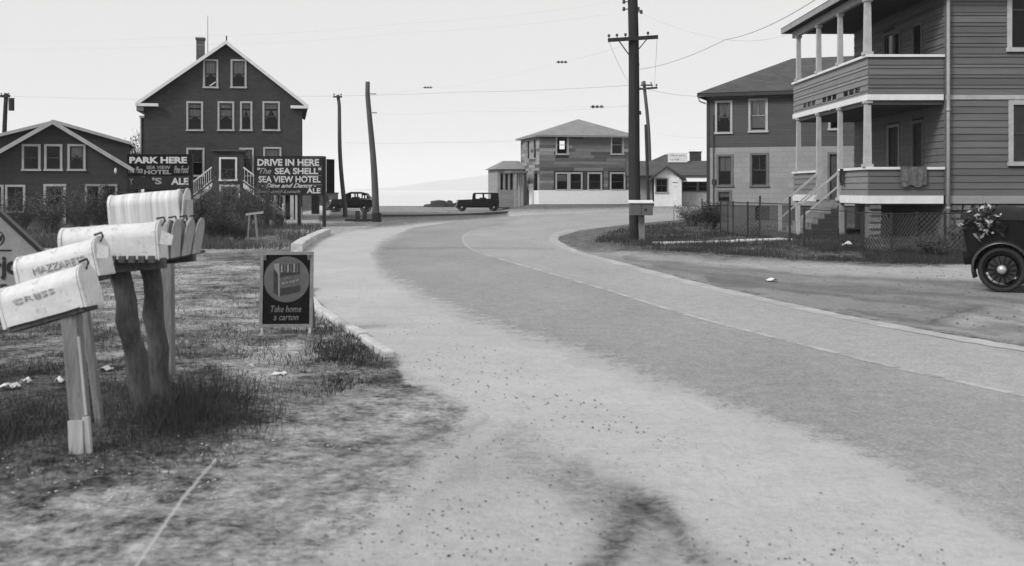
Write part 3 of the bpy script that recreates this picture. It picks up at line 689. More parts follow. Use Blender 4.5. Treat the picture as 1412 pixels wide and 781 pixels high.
# low white gabled bay between the mailboxes and the stairs
# ---------- the wide gabled house at the left edge
def cottage_left():
    f = Fac(-32, 50, 18.5); r = f.root('gabled_house', 'low dark shingled house with white trimmed gable at left edge', 'building')
    ur = f.uv(73, 168)[0]; zr = f.uv(73, 166)[1]; W = f.uv(176, 228)[0]; ze = f.uv(176, 228)[1]; zr = max(zr, ze + 1)
    u0 = 2 * ur - W
    wins = [(30, 199, 56, 236), (61, 199, 86, 236), (93, 199, 118, 236), (7, 255, 35, 294), (-22, 255, 5, 294), (117, 254, 139, 292), (140, 254, 162, 292)]
    rs = [f.rect(*q) for q in wins]; dd = f.rect(60, 254, 91, 303)
    holes = [inset(q, .1) for q in rs] + [(dd[0] + .11, dd[1] - .11, 0, dd[3] - .11)]
    wall(r, 'wall', M_SHG2, u0, W, -.15, [(u0, ze - .1), (ur, zr - .12), (W, ze - .1)], holes)
    wall(r, 'wall', M_SHG2, .14, 9, -.15, ze - .15, [], side=u0); wall(r, 'wall', M_SHG2, .14, 9, -.15, ze - .15, [], side=W - .14)
    MB().box(u0 + .15, W - .15, 8.8, 8.95, 0, ze + .3).build('wall', M_SHG2, r)
    MB().box(u0 + .15, W - .15, 2.8, 2.85, 0, ze + .8).build('inner_wall', M_INT, r)
    for i, q in enumerate(rs): window(r, q, .1, M_TRIM if i < 5 else M_TRIM2, sashm=M_SASH, muntin=(2, 1) if i > 2 else (1, 1), curtain=.5 if i == 2 else None)
    q = dd; fr = MB().box(q[0], q[0] + .11, -.05, .02, 0, q[3]).box(q[1] - .11, q[1], -.05, .02, 0, q[3]).box(q[0] + .11, q[1] - .11, -.05, .02, q[3] - .11, q[3])
    dr = fr.build('door', M_TRIM, r); x0, x1, zt = q[0] + .11, q[1] - .11, q[3] - .11
    g = MB().box(x0, x1, .03, .07, 0, .9).box(x0, x0 + .1, .03, .07, .9, zt).box(x1 - .1, x1, .03, .07, .9, zt).box(x0 + .1, x1 - .1, .03, .07, zt - .1, zt)
    xm = (x0 + x1) / 2; g.box(xm - .012, xm + .012, .035, .065, .9, zt - .1).box(x0 + .1, x1 - .1, .036, .064, 1.3, 1.33); g.build('door_leaf', M_TRIMD, dr)
    MB().box(x0 + .1, x1 - .1, .05, .055, .9, zt - .1).build('pane', M_GLASS, dr)
    gable_roof(r, u0 - .3, W + .3, ur, ze - .18, zr, -.3, 9.2, .1, M_ROOF, M_TRIM, .2)
    # wide shed dormers on both slopes, set a little back
    zs = f.uv(178, 196, 1.2)[1]; We = f.uv(177, 196, 1.2)[0]; ue = 2 * ur - We
    wall(r, 'dormer_wall', M_SHG2, ue, We, ze - .3, [(ue, zs - .08), (ur, zr - .05), (We, zs - .08)], [(ur - 1, ur + 1, ze - .3, ze + .6)], y0=1.2)
    MB().box(We - .14, We, 1.35, 8.5, 0, zs - .1).box(ue, ue + .14, 1.35, 8.5, ze - 1, zs - .1).build('dormer_side', M_SHG2, r)
    MB().box(W + .004, We - .14, 1.21, 1.35, 0, ze - .302).build('side_wing_wall', M_SHG2, r)
    gable_roof(r, ue - .15, We + .12, ur, zs, zr + .06, 1.0, 8.8, .08, M_ROOF, M_TRIM, .14)
    lu, lz = f.uv(159.5, 236, -.1); b = MB(); b.tube([(lu, -.02, lz + .15), (lu, -.2, lz + .12)], .015); b.tube([(lu, -.2, lz + .12), (lu, -.2, lz - .02), (lu, -.2, lz - .12)], [.05, .07, .03]); b.build('wall_lamp', M_WHITE, r)
cottage_left()

# ---------- the house covered in bare sheathing boards
def clad(root, u0, u1, rows, m, holes=(), y=0, side=None, jl=(2.2, 4.5), thick=.025, name='clapboard', wedge=None, pick=None, miny=.12):
    """boards as single objects, row by row, cut round the openings; rows = list of (z0, z1)"""
    me = wedge or m
    for z0, z1 in rows:
        x = u0; cuts = [u0]
        while x < u1: x += random.uniform(*jl); cuts.append(min(x, u1))
        if len(cuts) > 2 and cuts[-1] - cuts[-2] < .5: cuts.pop(-2)
        for a, c in zip(cuts[:-1], cuts[1:]):
            segs = [(a, c)]
            for h in holes:
                if h[2] < z1 - .02 and h[3] > z0 + .02:
                    ns = []
                    for s0, s1 in segs:
                        if h[1] <= s0 or h[0] >= s1: ns.append((s0, s1)); continue
                        if h[0] > s0: ns.append((s0, h[0]))
                        if h[1] < s1: ns.append((h[1], s1))
                    segs = ns
            for s0, s1 in segs:
                if s1 - s0 < miny: continue
                mm = pick(s0, z0) if pick else me
                if side is None: put(name, mm, root, loc=(s0 + .002, y - random.uniform(0, .004), z0 + random.uniform(-.004, .004)), rot=(0, R(random.uniform(-.10, .10)), 0), scale=(s1 - s0 - .004, 1, z1 - z0))
                else: put(name, mm, root, loc=(side, s1 - .002, z0), rot=(0, 0, -R(90)), scale=(s1 - s0 - .004, 1, z1 - z0))
def wedge_mesh(m, t0=.030, t1=.006):
    return MB().add([(0, -t0, 0), (1, -t0, 0), (1, 0, 0), (0, 0, 0), (0, -t1, 1.0), (1, -t1, 1.0), (1, 0, 1.0), (0, 0, 1.0)],
                    [(0, 3, 2, 1), (4, 5, 6, 7), (0, 1, 5, 4), (1, 2, 6, 5), (2, 3, 7, 6), (3, 0, 4, 7)]).mesh('clapboard', m)
def board_house():
    f = Fac(744, 87, 12.5); zb = .42; r = f.root('unfinished_house', 'two storey house clad in bare patchwork boards with hip roof', 'building')
    W = f.uv(873, 200)[0]; ze = f.uv(744, 187)[1]; dep = 6.6
    zw = f.uv(800, 262)[1]
    wins = [(766, 186, 784, 214), (842, 186, 860, 214), (766, 238, 784, 263), (784.5, 238, 803, 263), (810, 238, 830, 263), (841, 238, 862, 263)]
    rs = [f.rect(*q) for q in wins]; holes = [inset(q, .11) for q in rs]
    lw = [(1.1, 1.9, ze - 1.75, ze - .25), (3.4, 4.1, ze - 1.75, ze - .25), (.6, 1.8, zw - 1.0, zw + 1.3)]
    wall(r, 'wall', M_SHG, 0, W, zb - .3, ze, holes, th=.12); 
    wall(r, 'wall', M_SHG, .12, dep, zb - .3, ze, [lw[0], lw[1], lw[2]], side=0, th=.12); wall(r, 'wall', M_SHG, .12, dep, zb - .3, ze, [], side=W - .12, th=.12)
    wall(r, 'wall', M_SHG, .12, W - .12, zb - .3, ze, [f.rect(771.5, 194, 779, 206, dep - .12)], y0=dep - .12, th=.12)
    bd = MB().box(0, 1, -.03, 0, .0, .97); m1 = bd.mesh('sheathing_board', M_SHEATH); m2 = bd.mesh('sheathing_board', M_SHEATHL)
    hz_ = [(q[0] - .02, q[1] + .02, q[2] - .02, q[3] + .02) for q in rs]
    hz_ = [(q[0] - .14, q[1] + .14, q[2], q[3]) if q[2] < 3 else q for q in hz_]
    n = 17; st = (ze - zw) / n
    clad(r, .0, W, [(zw + i * st, zw + (i + 1) * st) for i in range(n)], m1, hz_, -.002, jl=(.9, 3.2), name='sheathing_board', pick=lambda u, z: m2 if random.random() < .10 or (z > ze - 1.4 and 1 < u < 1.2) else m1)
    clad(r, .0, dep, [(zw + i * st, zw + (i + 1) * st) for i in range(n)], m2, lw, side=-.002, jl=(.8, 2.4), name='sheathing_board', pick=lambda u, z: m2 if random.random() < .75 else m1)
    for i, q in enumerate(rs): window(r, q, .11, M_TRIM, y=-.03, muntin=(1, 1), sashm=M_TRIM2 if i < 2 else M_SASH, glass=i != 0, blind=.45 if i == 2 else None)
    q = lw[0]
    for q in (lw[0], lw[1]): window(r, (q[0] - .1, q[1] + .1, q[2] - .1, q[3] + .1), .1, M_TRIM2, side=0, y=-.03, sashm=M_SASH)
    # whitewashed base boards
    MW = mat('fresh_whitewash', .86, .8, .06, 3, bump=.1)
    MB().box(-.1, W + .02, -.09, -.034, zb - .25, zw - .02).build('white_base_boards', MW, r)
    b = MB(); b.box(-.1, -.036, -.034, 3.2, zb - .25, zw - .05).box(-.12, -.037, 1.9, 3.3, zw - .05, zw + .5); b.build('white_side_boards', MW, r)
    pk, pz = f.uv(797, 164.5, dep / 2)
    hip_roof(r, -.42, W + .42, -.42, dep + .42, ze + .02, (pk, dep / 2), (pk, dep / 2), pz, M_ROOFL, fascia=M_TRIM2, fh=.12)
    # low glazed wing reaching out to the left, with a hooded side door
    wz = f.uv(700, 233, 3)[1]; a, za = f.uv(686, 262, 5); 
    u0 = a; zt = f.uv(690, 233.5, 5)[1]
    wall(r, 'wing_wall', M_SHEATHL, u0, -.13, zb - .3, zt, [(u0 + .25 + i * .42, u0 + .5 + i * .42, 1.6, zt - .35) for i in range(4)], y0=5.0)
    wall(r, 'wing_wall', M_SHEATHL, 5.14, 9, zb - .3, zt, [], side=u0)
    MB().box(u0 + .2, -.2, 7, 7.05, 0, zt).build('inner_wall', M_TRIMD, r)
    b = MB(); b.add([(u0 - .3, 4.7, zt), (-.05, 4.7, zt), (-.05, 9.2, zt), (u0 - .3, 9.2, zt), (u0 + .9, 7, zt + .75), (-.05, 7, zt + .75)], [(0, 1, 5, 4), (1, 2, 5), (2, 3, 4, 5), (3, 0, 4), (3, 2, 1, 0)]); b.build('wing_roof', M_ROOFL, r)
    hx0, hz0 = f.uv(703, 238, 1.5); hx1, _ = f.uv(727, 238, 1.5)
    MB().box(hx0, hx1, 1.2, 3.6, hz0 - .05, hz0 + .14).build('door_hood', M_TRIMD, r)
    for px in (711, 724.5):
        u, _ = f.uv(px, 260, 1.3); MB().box(u - .09, u + .09, 1.25, 1.42, zb - .4, hz0 - .05).build('hood_post', M_TRIM2 if px < 720 else M_SHG, r)
    for px in (716, 719.5):
        u, _ = f.uv(px, 260, 3.4); MB().box(u - .07, u + .07, 3.35, 3.5, zb - .3, hz0 - .05).build('side_door_board', M_TRIM, r)
    MB().box(hx0 + .3, hx1 - .1, 1.1, 3.6, zb - .45, zb - .22).build('door_step', M_TRIMD, r)
board_house()

# ---------- the grey house behind the fence
def grey_house():
    f = Fac(975, 51.5, -21); r = f.root('grey_house', 'two storey house, grey clapboard above pale shingles, with hip roof', 'building')
    ze = f.uv(975, 133)[1]; zm = f.uv(980, 204)[1]; zf = f.uv(980, 283)[1]; W = 12.2; dep = 6.8
    wins = [((986, 139, 1010, 185), .55, M_TRIM), ((1032, 136, 1059, 183), .9, M_TRIM), ((988, 213, 1011, 258), .0, M_TRIMD), ((1034, 211, 1060, 258), 0, M_TRIMD), ((1142, 140, 1161, 180), .4, M_TRIM), ((988, 262, 1009, 281), 0, M_TRIMD)]
    rs = [f.rect(*q) for q, c, m in wins]; dd = f.rect(1141, 210, 1160, 276)
    holes = [inset(q, .1) for q in rs]; dh = (dd[0] + .1, dd[1] - .1, dd[2], dd[3] - .1)
    wall(r, 'upper_wall', M_GREYCLAP, 0, W, zm, ze + .1, [h for h in holes if h[2] > zm])
    wall(r, 'lower_wall', M_PALE, 0, W, zf, zm - .003, [h for h in holes if h[2] < zm] + [dh])
    cell = f.rect(1010, 288, 1020, 305); cell = (f.uv(1041, 287)[0], f.uv(1061, 287)[0], f.uv(1050, 304)[1], f.uv(1050, 285)[1])
    wall(r, 'foundation_wall', M_FOUND, .06, W - .06, -.3, zf - .003, [cell], y0=.06, th=.2)
    MB().box(cell[0], cell[1], .18, .2, cell[2], cell[3]).build('cellar_window', M_DARK, r)
    wall(r, 'side_wall', M_GREYCLAP, .14, dep, zf, ze + .1, [], side=0); wall(r, 'side_wall', M_GREYCLAP, .14, dep, -.3, ze + .1, [], side=W - .14)
    MB().box(.06, .2, .26, dep - .06, -.3, zf - .003).build('foundation_wall', M_FOUND, r)
    MB().box(.14, W - .14, dep - .14, dep, -.3, ze + .1).build('back_wall', M_GREYCLAP, r)
    MB().box(.2, W - .2, 2.5, 2.55, 0, ze).box(.2, W - .2, .2, 2.5, zm - .1, zm).build('inner_wall', M_INT, r)
    for i, (q, (pb, c, m)) in enumerate(zip(rs, wins)):
        window(r, q, .1, m, muntin=(2, 1), sashm=M_SASH if i != 1 else M_TRIM2, curtain=c if i in (0, 4) else None, blind={1: .9, 2: .5, 5: .5}.get(i), glass=True)
    q = dd; MB().box(q[0], q[0] + .1, -.04, .02, q[2], q[3]).box(q[1] - .1, q[1], -.04, .02, q[2], q[3]).box(q[0] + .1, q[1] - .1, -.04, .02, q[3] - .1, q[3]).build('door_frame', M_TRIMD, r)
    MB().box(q[0] + .1, q[1] - .1, .06, .1, q[2], q[3] - .1).build('door', M_SASH, r)
    MB().box(-.02, .12, -.03, -.002, -.2, ze).build('corner_board', M_SHG, r)
    hip_roof(r, -.42, W + .42, -.42, dep + .42, ze + .12, (3.55, dep / 2), (W - 3.4, dep / 2), f.uv(1088, 84, 4.3)[1], M_ROOF, fascia=M_SHG2, fh=.18)
    MB().box(0, W, -.05, -.002, ze - .12, ze - .06).build('frieze_board', M_TRIMD, r)
    u = f.uv(984, 200)[0]; MB().tube([(u, -.08, .3), (u, -.08, zm + .5), (u, -.04, ze - .9)], .025, 6).build('drain_pipe', M_SHG, r)
    MB().tube([(-.36, -.36, ze - .02), (-.3, -.3, ze - .25), (-.05, -.1, ze - .35)], .04, 6).build('gutter_elbow', M_TRIM, r)
    u, z = f.uv(984, 251, -.1); MB().box(u - .08, u + .08, -.14, -.003, z - .12, z + .12).build('meter_box', M_SHG, r)
grey_house()

# ---------- the near house with the two storey porch
def porch_house():
    D0 = 33.; s = D0 / F; ox = (1303 - CX) * s
    r = thing('porch_house', 'large clapboard house with two storey porch and white corner pipe', 'building', (ox, D0, 0))
    Z = lambda py: H + (HY - py) * s
    U = lambda px: (px - CX) * s - ox
    Wd = 10.5; dep = 8.7; zw0, zw1 = Z(281), Z(270); zb0, zb1 = Z(137.5), Z(131.5); zc = 7.65; px0 = -2.32
    wins = [(U(1388), U(1388) + 1.5, Z(72), Z(-45)), (U(1390), U(1390) + 1.5, Z(229), Z(138.5))]
    farw = [(5.2, 6.3, 5.1, 7.1), (5.2, 6.3, 1.9, 3.9)]
    holes = [inset(w_, .14) for w_ in wins] + [inset(w_, .12) for w_ in farw]
    wall(r, 'wall', M_SHG, 0, Wd, zw0, zc + .2, holes, y0=.0, th=.14)
    sh = [(4.4, 5.3, 5.25, 7.0), (3.8, 4.35, 4.62, 6.9), (1.85, 2.5, 4.62, 6.9), (3.9, 4.9, 1.45, 3.75), (1.75, 2.55, 1.45, 3.75)]
    wall(r, 'porch_back_wall', M_SHG, .14, dep, zw0, zc + .2, sh, side=0, th=.14)
    MB().box(.14, Wd, dep - .14, dep, zw0, zc).box(Wd - .14, Wd, .14, dep - .14, zw0, zc).build('rear_walls', M_SHG, r)
    MB().box(.2, Wd - .2, 3.0, 3.05, 1, zc).box(.2, Wd - .2, .2, 3.0, 4.2, 4.3).build('inner_wall', M_INT, r)
    wd = wedge_mesh(M_BOARD, .034, .006); wp = wedge_mesh(M_BOARD_LIT, .034, .006)
    low = [(zw1 + i * (zb0 - zw1) / 14, zw1 + (i + 1) * (zb0 - zw1) / 14) for i in range(14)]
    up = []; z = zb1; k = 0
    while z < zc: h = .215 if k % 2 == 0 else .10; up.append((z, min(z + h, zc + .05))); z += h; k += 1
    holes_c = [wins[0], wins[1]] + farw
    clad(r, .13, Wd, low, wd, holes_c, -.002, jl=(3.4, 6.4)); clad(r, .13, Wd, up, wd, holes_c, -.002, jl=(3.4, 6.4))
    shc = [(h[0] - .1, h[1] + .1, h[2] - .05, h[3] + .1) for h in sh]
    clad(r, .0, dep, low, wd, shc, side=-.002, jl=(5, 8.9)); clad(r, .0, dep, up, wd, shc, side=-.002, jl=(5, 8.9))
    MB().box(-.0, Wd, -.055, -.038, zb0, zb1).build('belt_board', M_TRIM, r)
    wt = MB().box(0, 1, 0, .05, 0, 1).mesh('water_table_board', M_TRIM2)
    for a, c in ((.02, U(1354)), (U(1354) + .008, 5.4), (5.41, Wd)): put('water_table_board', wt, r, loc=(a, -.06, zw0), scale=(c - a, 1, zw1 - zw0))
    for i, w_ in enumerate(wins): window(r, w_, .14, M_TRIM, y=-.03, muntin=(1, 1), sashm=M_SASH, sill=True)
    for i, w_ in enumerate(farw): window(r, w_, .12, M_TRIM, y=-.03, sashm=M_SASH)
    # drawn dark shade behind the lower window
    MB().box(wins[1][0] + .15, wins[1][1] - .15, .16, .17, wins[1][2] + .13, wins[1][3] - .14).build('window_shade', M_TRIMD, r)
    q = sh[0]; window(r, (q[0] - .1, q[1] + .1, q[2] - .1, q[3] + .1), .1, M_TRIMD, side=0, y=-.03, sashm=M_TRIMD)
    for q, lf in ((sh[1], 0), (sh[2], 0), (sh[3], 1), (sh[4], 1)):
        MB().box(-.05, -.001, q[0] - .09, q[0], q[2], q[3] + .09).box(-.05, -.001, q[1], q[1] + .09, q[2], q[3] + .09).box(-.05, -.001, q[0], q[1], q[3], q[3] + .09).build('door_frame', M_TRIMD if q is not sh[3] else M_TRIM2, r)
        g = MB().box(.05, .09, q[0], q[1], q[2], q[3])
        for a in range(2):
            for zz in range(3):
                wq = (q[1] - q[0]) / 2; hq = (q[3] - q[2]) / 3; g.box(.035, .0502, q[0] + a * wq + .07, q[0] + (a + 1) * wq - .07, q[2] + zz * hq + .08, q[2] + (zz + 1) * hq - .08)
        g.build('door', M_SHG if lf else M_INT, r)
    # corner pipe, full height, with strap joints
    u = U(1305.5); b = MB().tube([(u, -.12, .15), (u, -.12, 3.0), (u, -.12, zc)], .052, 12); b.tube([(u, -.12, 3.96), (u, -.12, 4.06)], .062, 12).tube([(u, -.12, 1.0), (u, -.12, 1.08)], .062, 12)
    b.build('down_pipe', M_TRIM2, r, smooth=True)
    MB().box(-.02, .11, -.05, -.003, zw1, zc).build('corner_board', M_BOARD, r)
    # porch: decks, beams, columns
    cols_y = [.10, 2.85, 5.35, 8.05]; x1 = px0
    MB().box(px0 - .02, -.06, 0, dep, 1.16, 1.24).build('porch_deck', M_STEP, r); MB().box(px0 - .0, -.06, .0, dep, 4.18, 4.30).build('upper_deck', M_SHG, r)
    MB().box(px0 - .06, -.062, -.05, .03, zw0, zw1).build('porch_skirt_board', M_WHITE, r)
    MB().box(px0 - .06, px0 + .0, .032, 2.72, zw0, zw1).build('porch_skirt_board', M_WHITE, r); MB().box(px0 - .06, px0, 5.42, dep, zw0, zw1).build('porch_skirt_board', M_WHITE, r)
    MB().box(px0 - .06, -.062, -.06, .03, zb0 - .02, zb1 + .02).build('porch_belt_board', M_WHITE, r); MB().box(px0 - .06, px0, .032, dep, zb0 - .02, zb1 + .02).build('porch_belt_board', M_WHITE, r)
    zr1, zr0 = Z(75.5), Z(79.0)
    MB().box(px0 - .10, -.03, -.08, .10, zr0, zr1).build('rail_cap', M_WHITE, r); MB().box(px0 - .10, px0 + .08, .102, dep, zr0, zr1).build('rail_cap', M_WHITE, r)
    lr1, lr0 = Z(230.5), Z(234)
    MB().box(px0 - .10, -.03, -.08, .10, lr0, lr1).build('rail_cap', M_WHITE, r); MB().box(px0 - .10, px0 + .08, .102, 2.78, lr0, lr1).build('rail_cap', M_WHITE, r); MB().box(px0 - .10, px0 + .08, 5.42, dep, lr0, lr1).build('rail_cap', M_WHITE, r)
    # parapet boards; three rows of drain slots low in the side parapet
    pr = []; z = zb1 + .02; k = 0
    while z < zr0 - .02: h = .20 if k % 2 == 0 else .10; pr.append((z, min(z + h, zr0))); z += h; k += 1
    slots = []
    for a, c in ((.75, 2.55), (3.2, 4.95), (5.7, 7.4)):
        for j in range(3): L = (c - a) / 3; slots.append((a + j * L, a + (j + 1) * L - .10, 4.62, 4.80))
    pr2 = [(zb1 + .02, 4.58), (4.58, 4.62), (4.62, 4.80), (4.80, 4.99), (4.99, 5.09), (5.09, 5.29), (5.29, 5.39), (5.39, zr0)]
    MB().box(px0 + .0, -.062, .0, .05, zb1, zr0).build('parapet_core', M_SHG, r)
    wall(r, 'parapet_core', M_SHG, .05, dep, zb1, zr0, slots, side=px0, th=.04)
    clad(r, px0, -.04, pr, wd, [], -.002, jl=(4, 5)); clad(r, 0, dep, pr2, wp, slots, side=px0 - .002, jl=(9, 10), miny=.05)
    lo = [(zw1 + i * (lr0 - zw1) / 4, zw1 + (i + 1) * (lr0 - zw1) / 4) for i in range(4)]
    MB().box(px0, -.062, .0, .05, zw1, lr0).build('parapet_core', M_SHG, r); MB().box(px0, px0 + .05, .05, 2.72, zw1, lr0).box(px0, px0 + .05, 5.45, dep, zw1, lr0).build('parapet_core', M_SHG, r)
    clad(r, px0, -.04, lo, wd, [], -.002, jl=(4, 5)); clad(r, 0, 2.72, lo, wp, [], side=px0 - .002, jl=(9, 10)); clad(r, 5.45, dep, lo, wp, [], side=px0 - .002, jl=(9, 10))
    for cy in cols_y:
        for za, zb in ((lr1, zb0 - .03), (zr1, zc - .25)):
            w0 = .105 if cy < 1 else .085; b = MB(); x = px0 + .0
            if not (cy in (2.85, 5.35) and za == lr1): pass
            if cy in (2.85, 5.35) and za == lr1: za = 1.25
            b.hexa([(x - w0, cy - w0, za), (x + w0, cy - w0, za), (x + w0, cy + w0, za), (x - w0, cy + w0, za)], [(x - w0 * .8, cy - w0 * .8, zb), (x + w0 * .8, cy - w0 * .8, zb), (x + w0 * .8, cy + w0 * .8, zb), (x - w0 * .8, cy + w0 * .8, zb)])
            b.box(x - w0 - .04, x + w0 + .04, cy - w0 - .04, cy + w0 + .04, za + .001, za + .09); b.box(x - w0 - .02, x + w0 + .02, cy - w0 - .02, cy + w0 + .02, zb - .08, zb - .001)
            b.build('column', M_TRIM, r)
    MB().box(px0 - .07, -.03, -.07, .07, zc - .25, zc).build('porch_beam', M_TRIM2, r); MB().box(px0 - .07, px0 + .07, .072, dep, zc - .25, zc).build('porch_beam', M_TRIM2, r)
    MB().box(px0 + .08, -.04, .08, dep, zc - .02, zc + .03).build('porch_ceiling', M_SHG2, r)
    hip_roof(r, px0 - .42, Wd + .4, -.45, dep + .45, zc + .18, (2.0, dep / 2), (Wd - 4, dep / 2), zc + 2.6, M_ROOF, fascia=M_TRIM2, fh=.2)
    MB().box(px0 - .38, Wd + .36, -.41, dep + .4, zc + .031, zc + .06).build('soffit', M_SHG2, r)
    # rough stone foundation and pier, stone by stone
    def stones(u0, u1, z0, z1, y, rows, side=None):
        rh = (z1 - z0) / rows
        for i in range(rows):
            x = u0
            while x < u1 - .05:
                L = random.uniform(.3, .62); e = min(x + L, u1)
                if u1 - e < .15: e = u1
                g = .014; a, c = x + g, e - g; za, zb = z0 + i * rh + g, z0 + (i + 1) * rh - g; yo = random.uniform(.0, .035)
                b = MB(); k = .03; y_ = y - yo; j = lambda: random.uniform(-.012, .012)
                b.hexa([(a, y + .1, za), (a + k + j(), y_ - .05, za + k + j()), (a + k + j(), y_ - .05, zb - k + j()), (a, y + .1, zb)], [(c, y + .1, za), (c - k + j(), y_ - .05, za + k + j()), (c - k + j(), y_ - .05, zb - k + j()), (c, y + .1, zb)])
                o = b.build('foundation_stone', M_STONE, r)
                x = e
    stones(.0, 5.6, .0, zw0, .06, 5); stones(px0 + .02, px0 + .42, 0, zw0, .05, 6)
    MB().box(.0, Wd, .1, .3, -.3, zw0).box(.0, .2, .3, dep, -.3, zw0).box(px0 + .04, px0 + .40, .1, .46, -.3, zw0).build('foundation_core', M_STONE, r)
    for cy in (2.85, 5.35, 8.4): MB().box(px0 - .02, px0 + .12, cy - .07, cy + .07, -.3, zw0 + .02).build('porch_prop', M_TRIM2, r)
    # front steps down to the left, with sloping rails and newels
    ns = 7; rise = 1.2 / ns
    st = MB().box(0, 1, 0, 2.4, 0, 1)
    for i in range(ns - 1):
        x = px0 - .06 - (i + 1) * .215; z = 1.2 - (i + 1) * rise
        MB().box(x - .03, x + .215, 2.92, 5.28, z - .05, z).build('step_tread', M_STEP, r); MB().box(x + .19, x + .21, 2.95, 5.25, z, z + rise - .052).build('step_riser', M_BOARD_LIT, r)
    xb = px0 - .06 - (ns - 1) * .215
    for yy in (2.88, 5.29):
        pts = [(px0 - .06, 1.2)];
        for i in range(ns - 1): x = px0 - .06 - (i + 1) * .215; z = 1.2 - (i + 1) * rise; pts += [(x + .21, z - .052), (x - .0, z - .052)]
        pts += [(xb, -.1), (px0 - .06, -.1)]
        MB().prism(pts, yy, yy + .04).build('step_stringer', M_SHG2, r)
        xn = xb - .02; MB().box(xn - .055, xn + .055, yy - .03, yy + .08, -.1, 1.12).box(xn - .07, xn + .07, yy - .045, yy + .095, 1.12, 1.16).build('newel_post', M_TRIM, r)
        MB().bar((xn, yy + .02, 1.05), (px0, yy + .02, 2.22), .055, .07).build('step_rail', M_TRIM, r); MB().bar((xn, yy + .02, .6), (px0, yy + .02, 1.76), .04, .05).build('step_rail', M_TRIM, r)
    return r, ox, D0, Z, U
ph, PHX, PHY, PZ, PU = porch_house()

# ---------- low bungalow with a roof sign
def bungalow():
    f = Fac(902, 78, -4); zb = .4; r = f.root('roadside_bungalow', 'low pale bungalow with small front gable and white awning', 'building')
    W1 = f.uv(940, 250)[0]; W2 = f.uv(1010, 250)[0]; ul = f.uv(872, 250)[0]
    ze = f.uv(902, 243)[1]; ur, zr = f.uv(917, 229); wb = inset(f.rect(904, 246, 921, 266), .04); wb2 = inset(f.rect(934, 246, 940, 266), .0)
    wall(r, 'gable_wall', M_WHITE, 0, W1, zb - .4, [(0, ze - .1), (ur + .1, zr - .1), (W1, ze - .25)], [wb])
    window(r, (wb[0] - .08, wb[1] + .08, wb[2] - .08, wb[3] + .08), .08, M_TRIM2, sashm=M_SASH, muntin=(2, 2))
    gable_roof(r, -.35, W1 + .3, ur + .1, ze - .2, zr, -.35, 3, .12, M_ROOF, M_SHG2, .16)
    h = f.rect(942, 249, 973, 265, 1.2); wl = (W1 + .1, W2, h[2], h[3])
    wall(r, 'front_wall', M_TRIM, W1, W2, zb - .4, ze, [wl], y0=1.2)
    n = 3
    for i in range(n):
        a = wl[0] + (wl[1] - wl[0]) * i / n; c = wl[0] + (wl[1] - wl[0]) * (i + 1) / n; window(r, (a, c, wl[2], wl[3]), .07, M_TRIMD, y=1.2, sashm=M_SASH)
    wall(r, 'left_wall', M_TRIM2, ul, -.01, zb - .4, ze + .2, [], y0=2.0)
    MB().box(ul, ul + .14, 2.14, 7, zb - .4, ze).box(W2 - .14, W2, 1.34, 7, zb - .4, ze).build('side_wall', M_TRIM, r)
    MB().box(ul + .2, W2 - .2, 3.3, 3.35, 0, ze).build('inner_wall', M_INT, r)
    zt = f.uv(960, 222, 4.3)[1]
    b = MB(); b.add([(ul - .3, .9, ze + .05), (W2 + .3, .9, ze + .05), (W2 + .3, 8, ze + .05), (ul - .3, 8, ze + .05), (ul - .3, 4.3, zt), (W2 + .3, 4.3, zt)], [(0, 1, 5, 4), (1, 2, 5), (2, 3, 4, 5), (3, 0, 4), (3, 2, 1, 0)]); b.build('roof', M_ROOF, r)
    a = f.uv(936, 250, .6)[0]; z1 = f.uv(940, 245.5, .6)[1]
    MB().hexa([(a, .35, z1 - .28), (W2, .35, z1 - .28), (W2, 1.19, z1), (a, 1.19, z1)], [(a, .35, z1 - .22), (W2, .35, z1 - .22), (W2, 1.19, z1 + .05), (a, 1.19, z1 + .05)]).build('awning', M_WHITE, r)
    # roof sign and water tank
    q = f.rect(921, 211, 948, 224, 3.6); s_ = MB().box(q[0], q[1], 3.6, 3.66, q[2], q[3]).build('roof_sign', M_WHITE, r)
    for k, (tx, a, c) in enumerate((('SEA FOOD', .1, .9), ('DINNERS', .12, .62))): 
        zc_ = q[3] - (q[3] - q[2]) * (.28 + .42 * k); fit_smudge(q[0] + (q[1] - q[0]) * a, q[0] + (q[1] - q[0]) * c, zc_ - .09, zc_ + .09, 3.59, s_)
    q = f.rect(952, 209, 967, 223, 5); MB().box(q[0], q[1], 5, 5.8, zt - .8, q[3] - .08).box(q[0] - .05, q[1] + .05, 4.95, 5.85, q[3] - .08, q[3]).build('chimney', M_SHG2, r)
def fit_smudge(u0, u1, z0, z1, y, par):
    """worn, unreadable strokes of lettering"""
    b = MB(); u = u0
    while u < u1 - .05:
        w_ = random.uniform(.03, .07); g = random.uniform(.03, .09)
        b.box(u, u + w_, y, y + .008, z0 + random.uniform(0, .05), z1 - random.uniform(0, .05)); u += w_ + g
    b.build('worn_lettering', M_LETD, par)
bungalow()
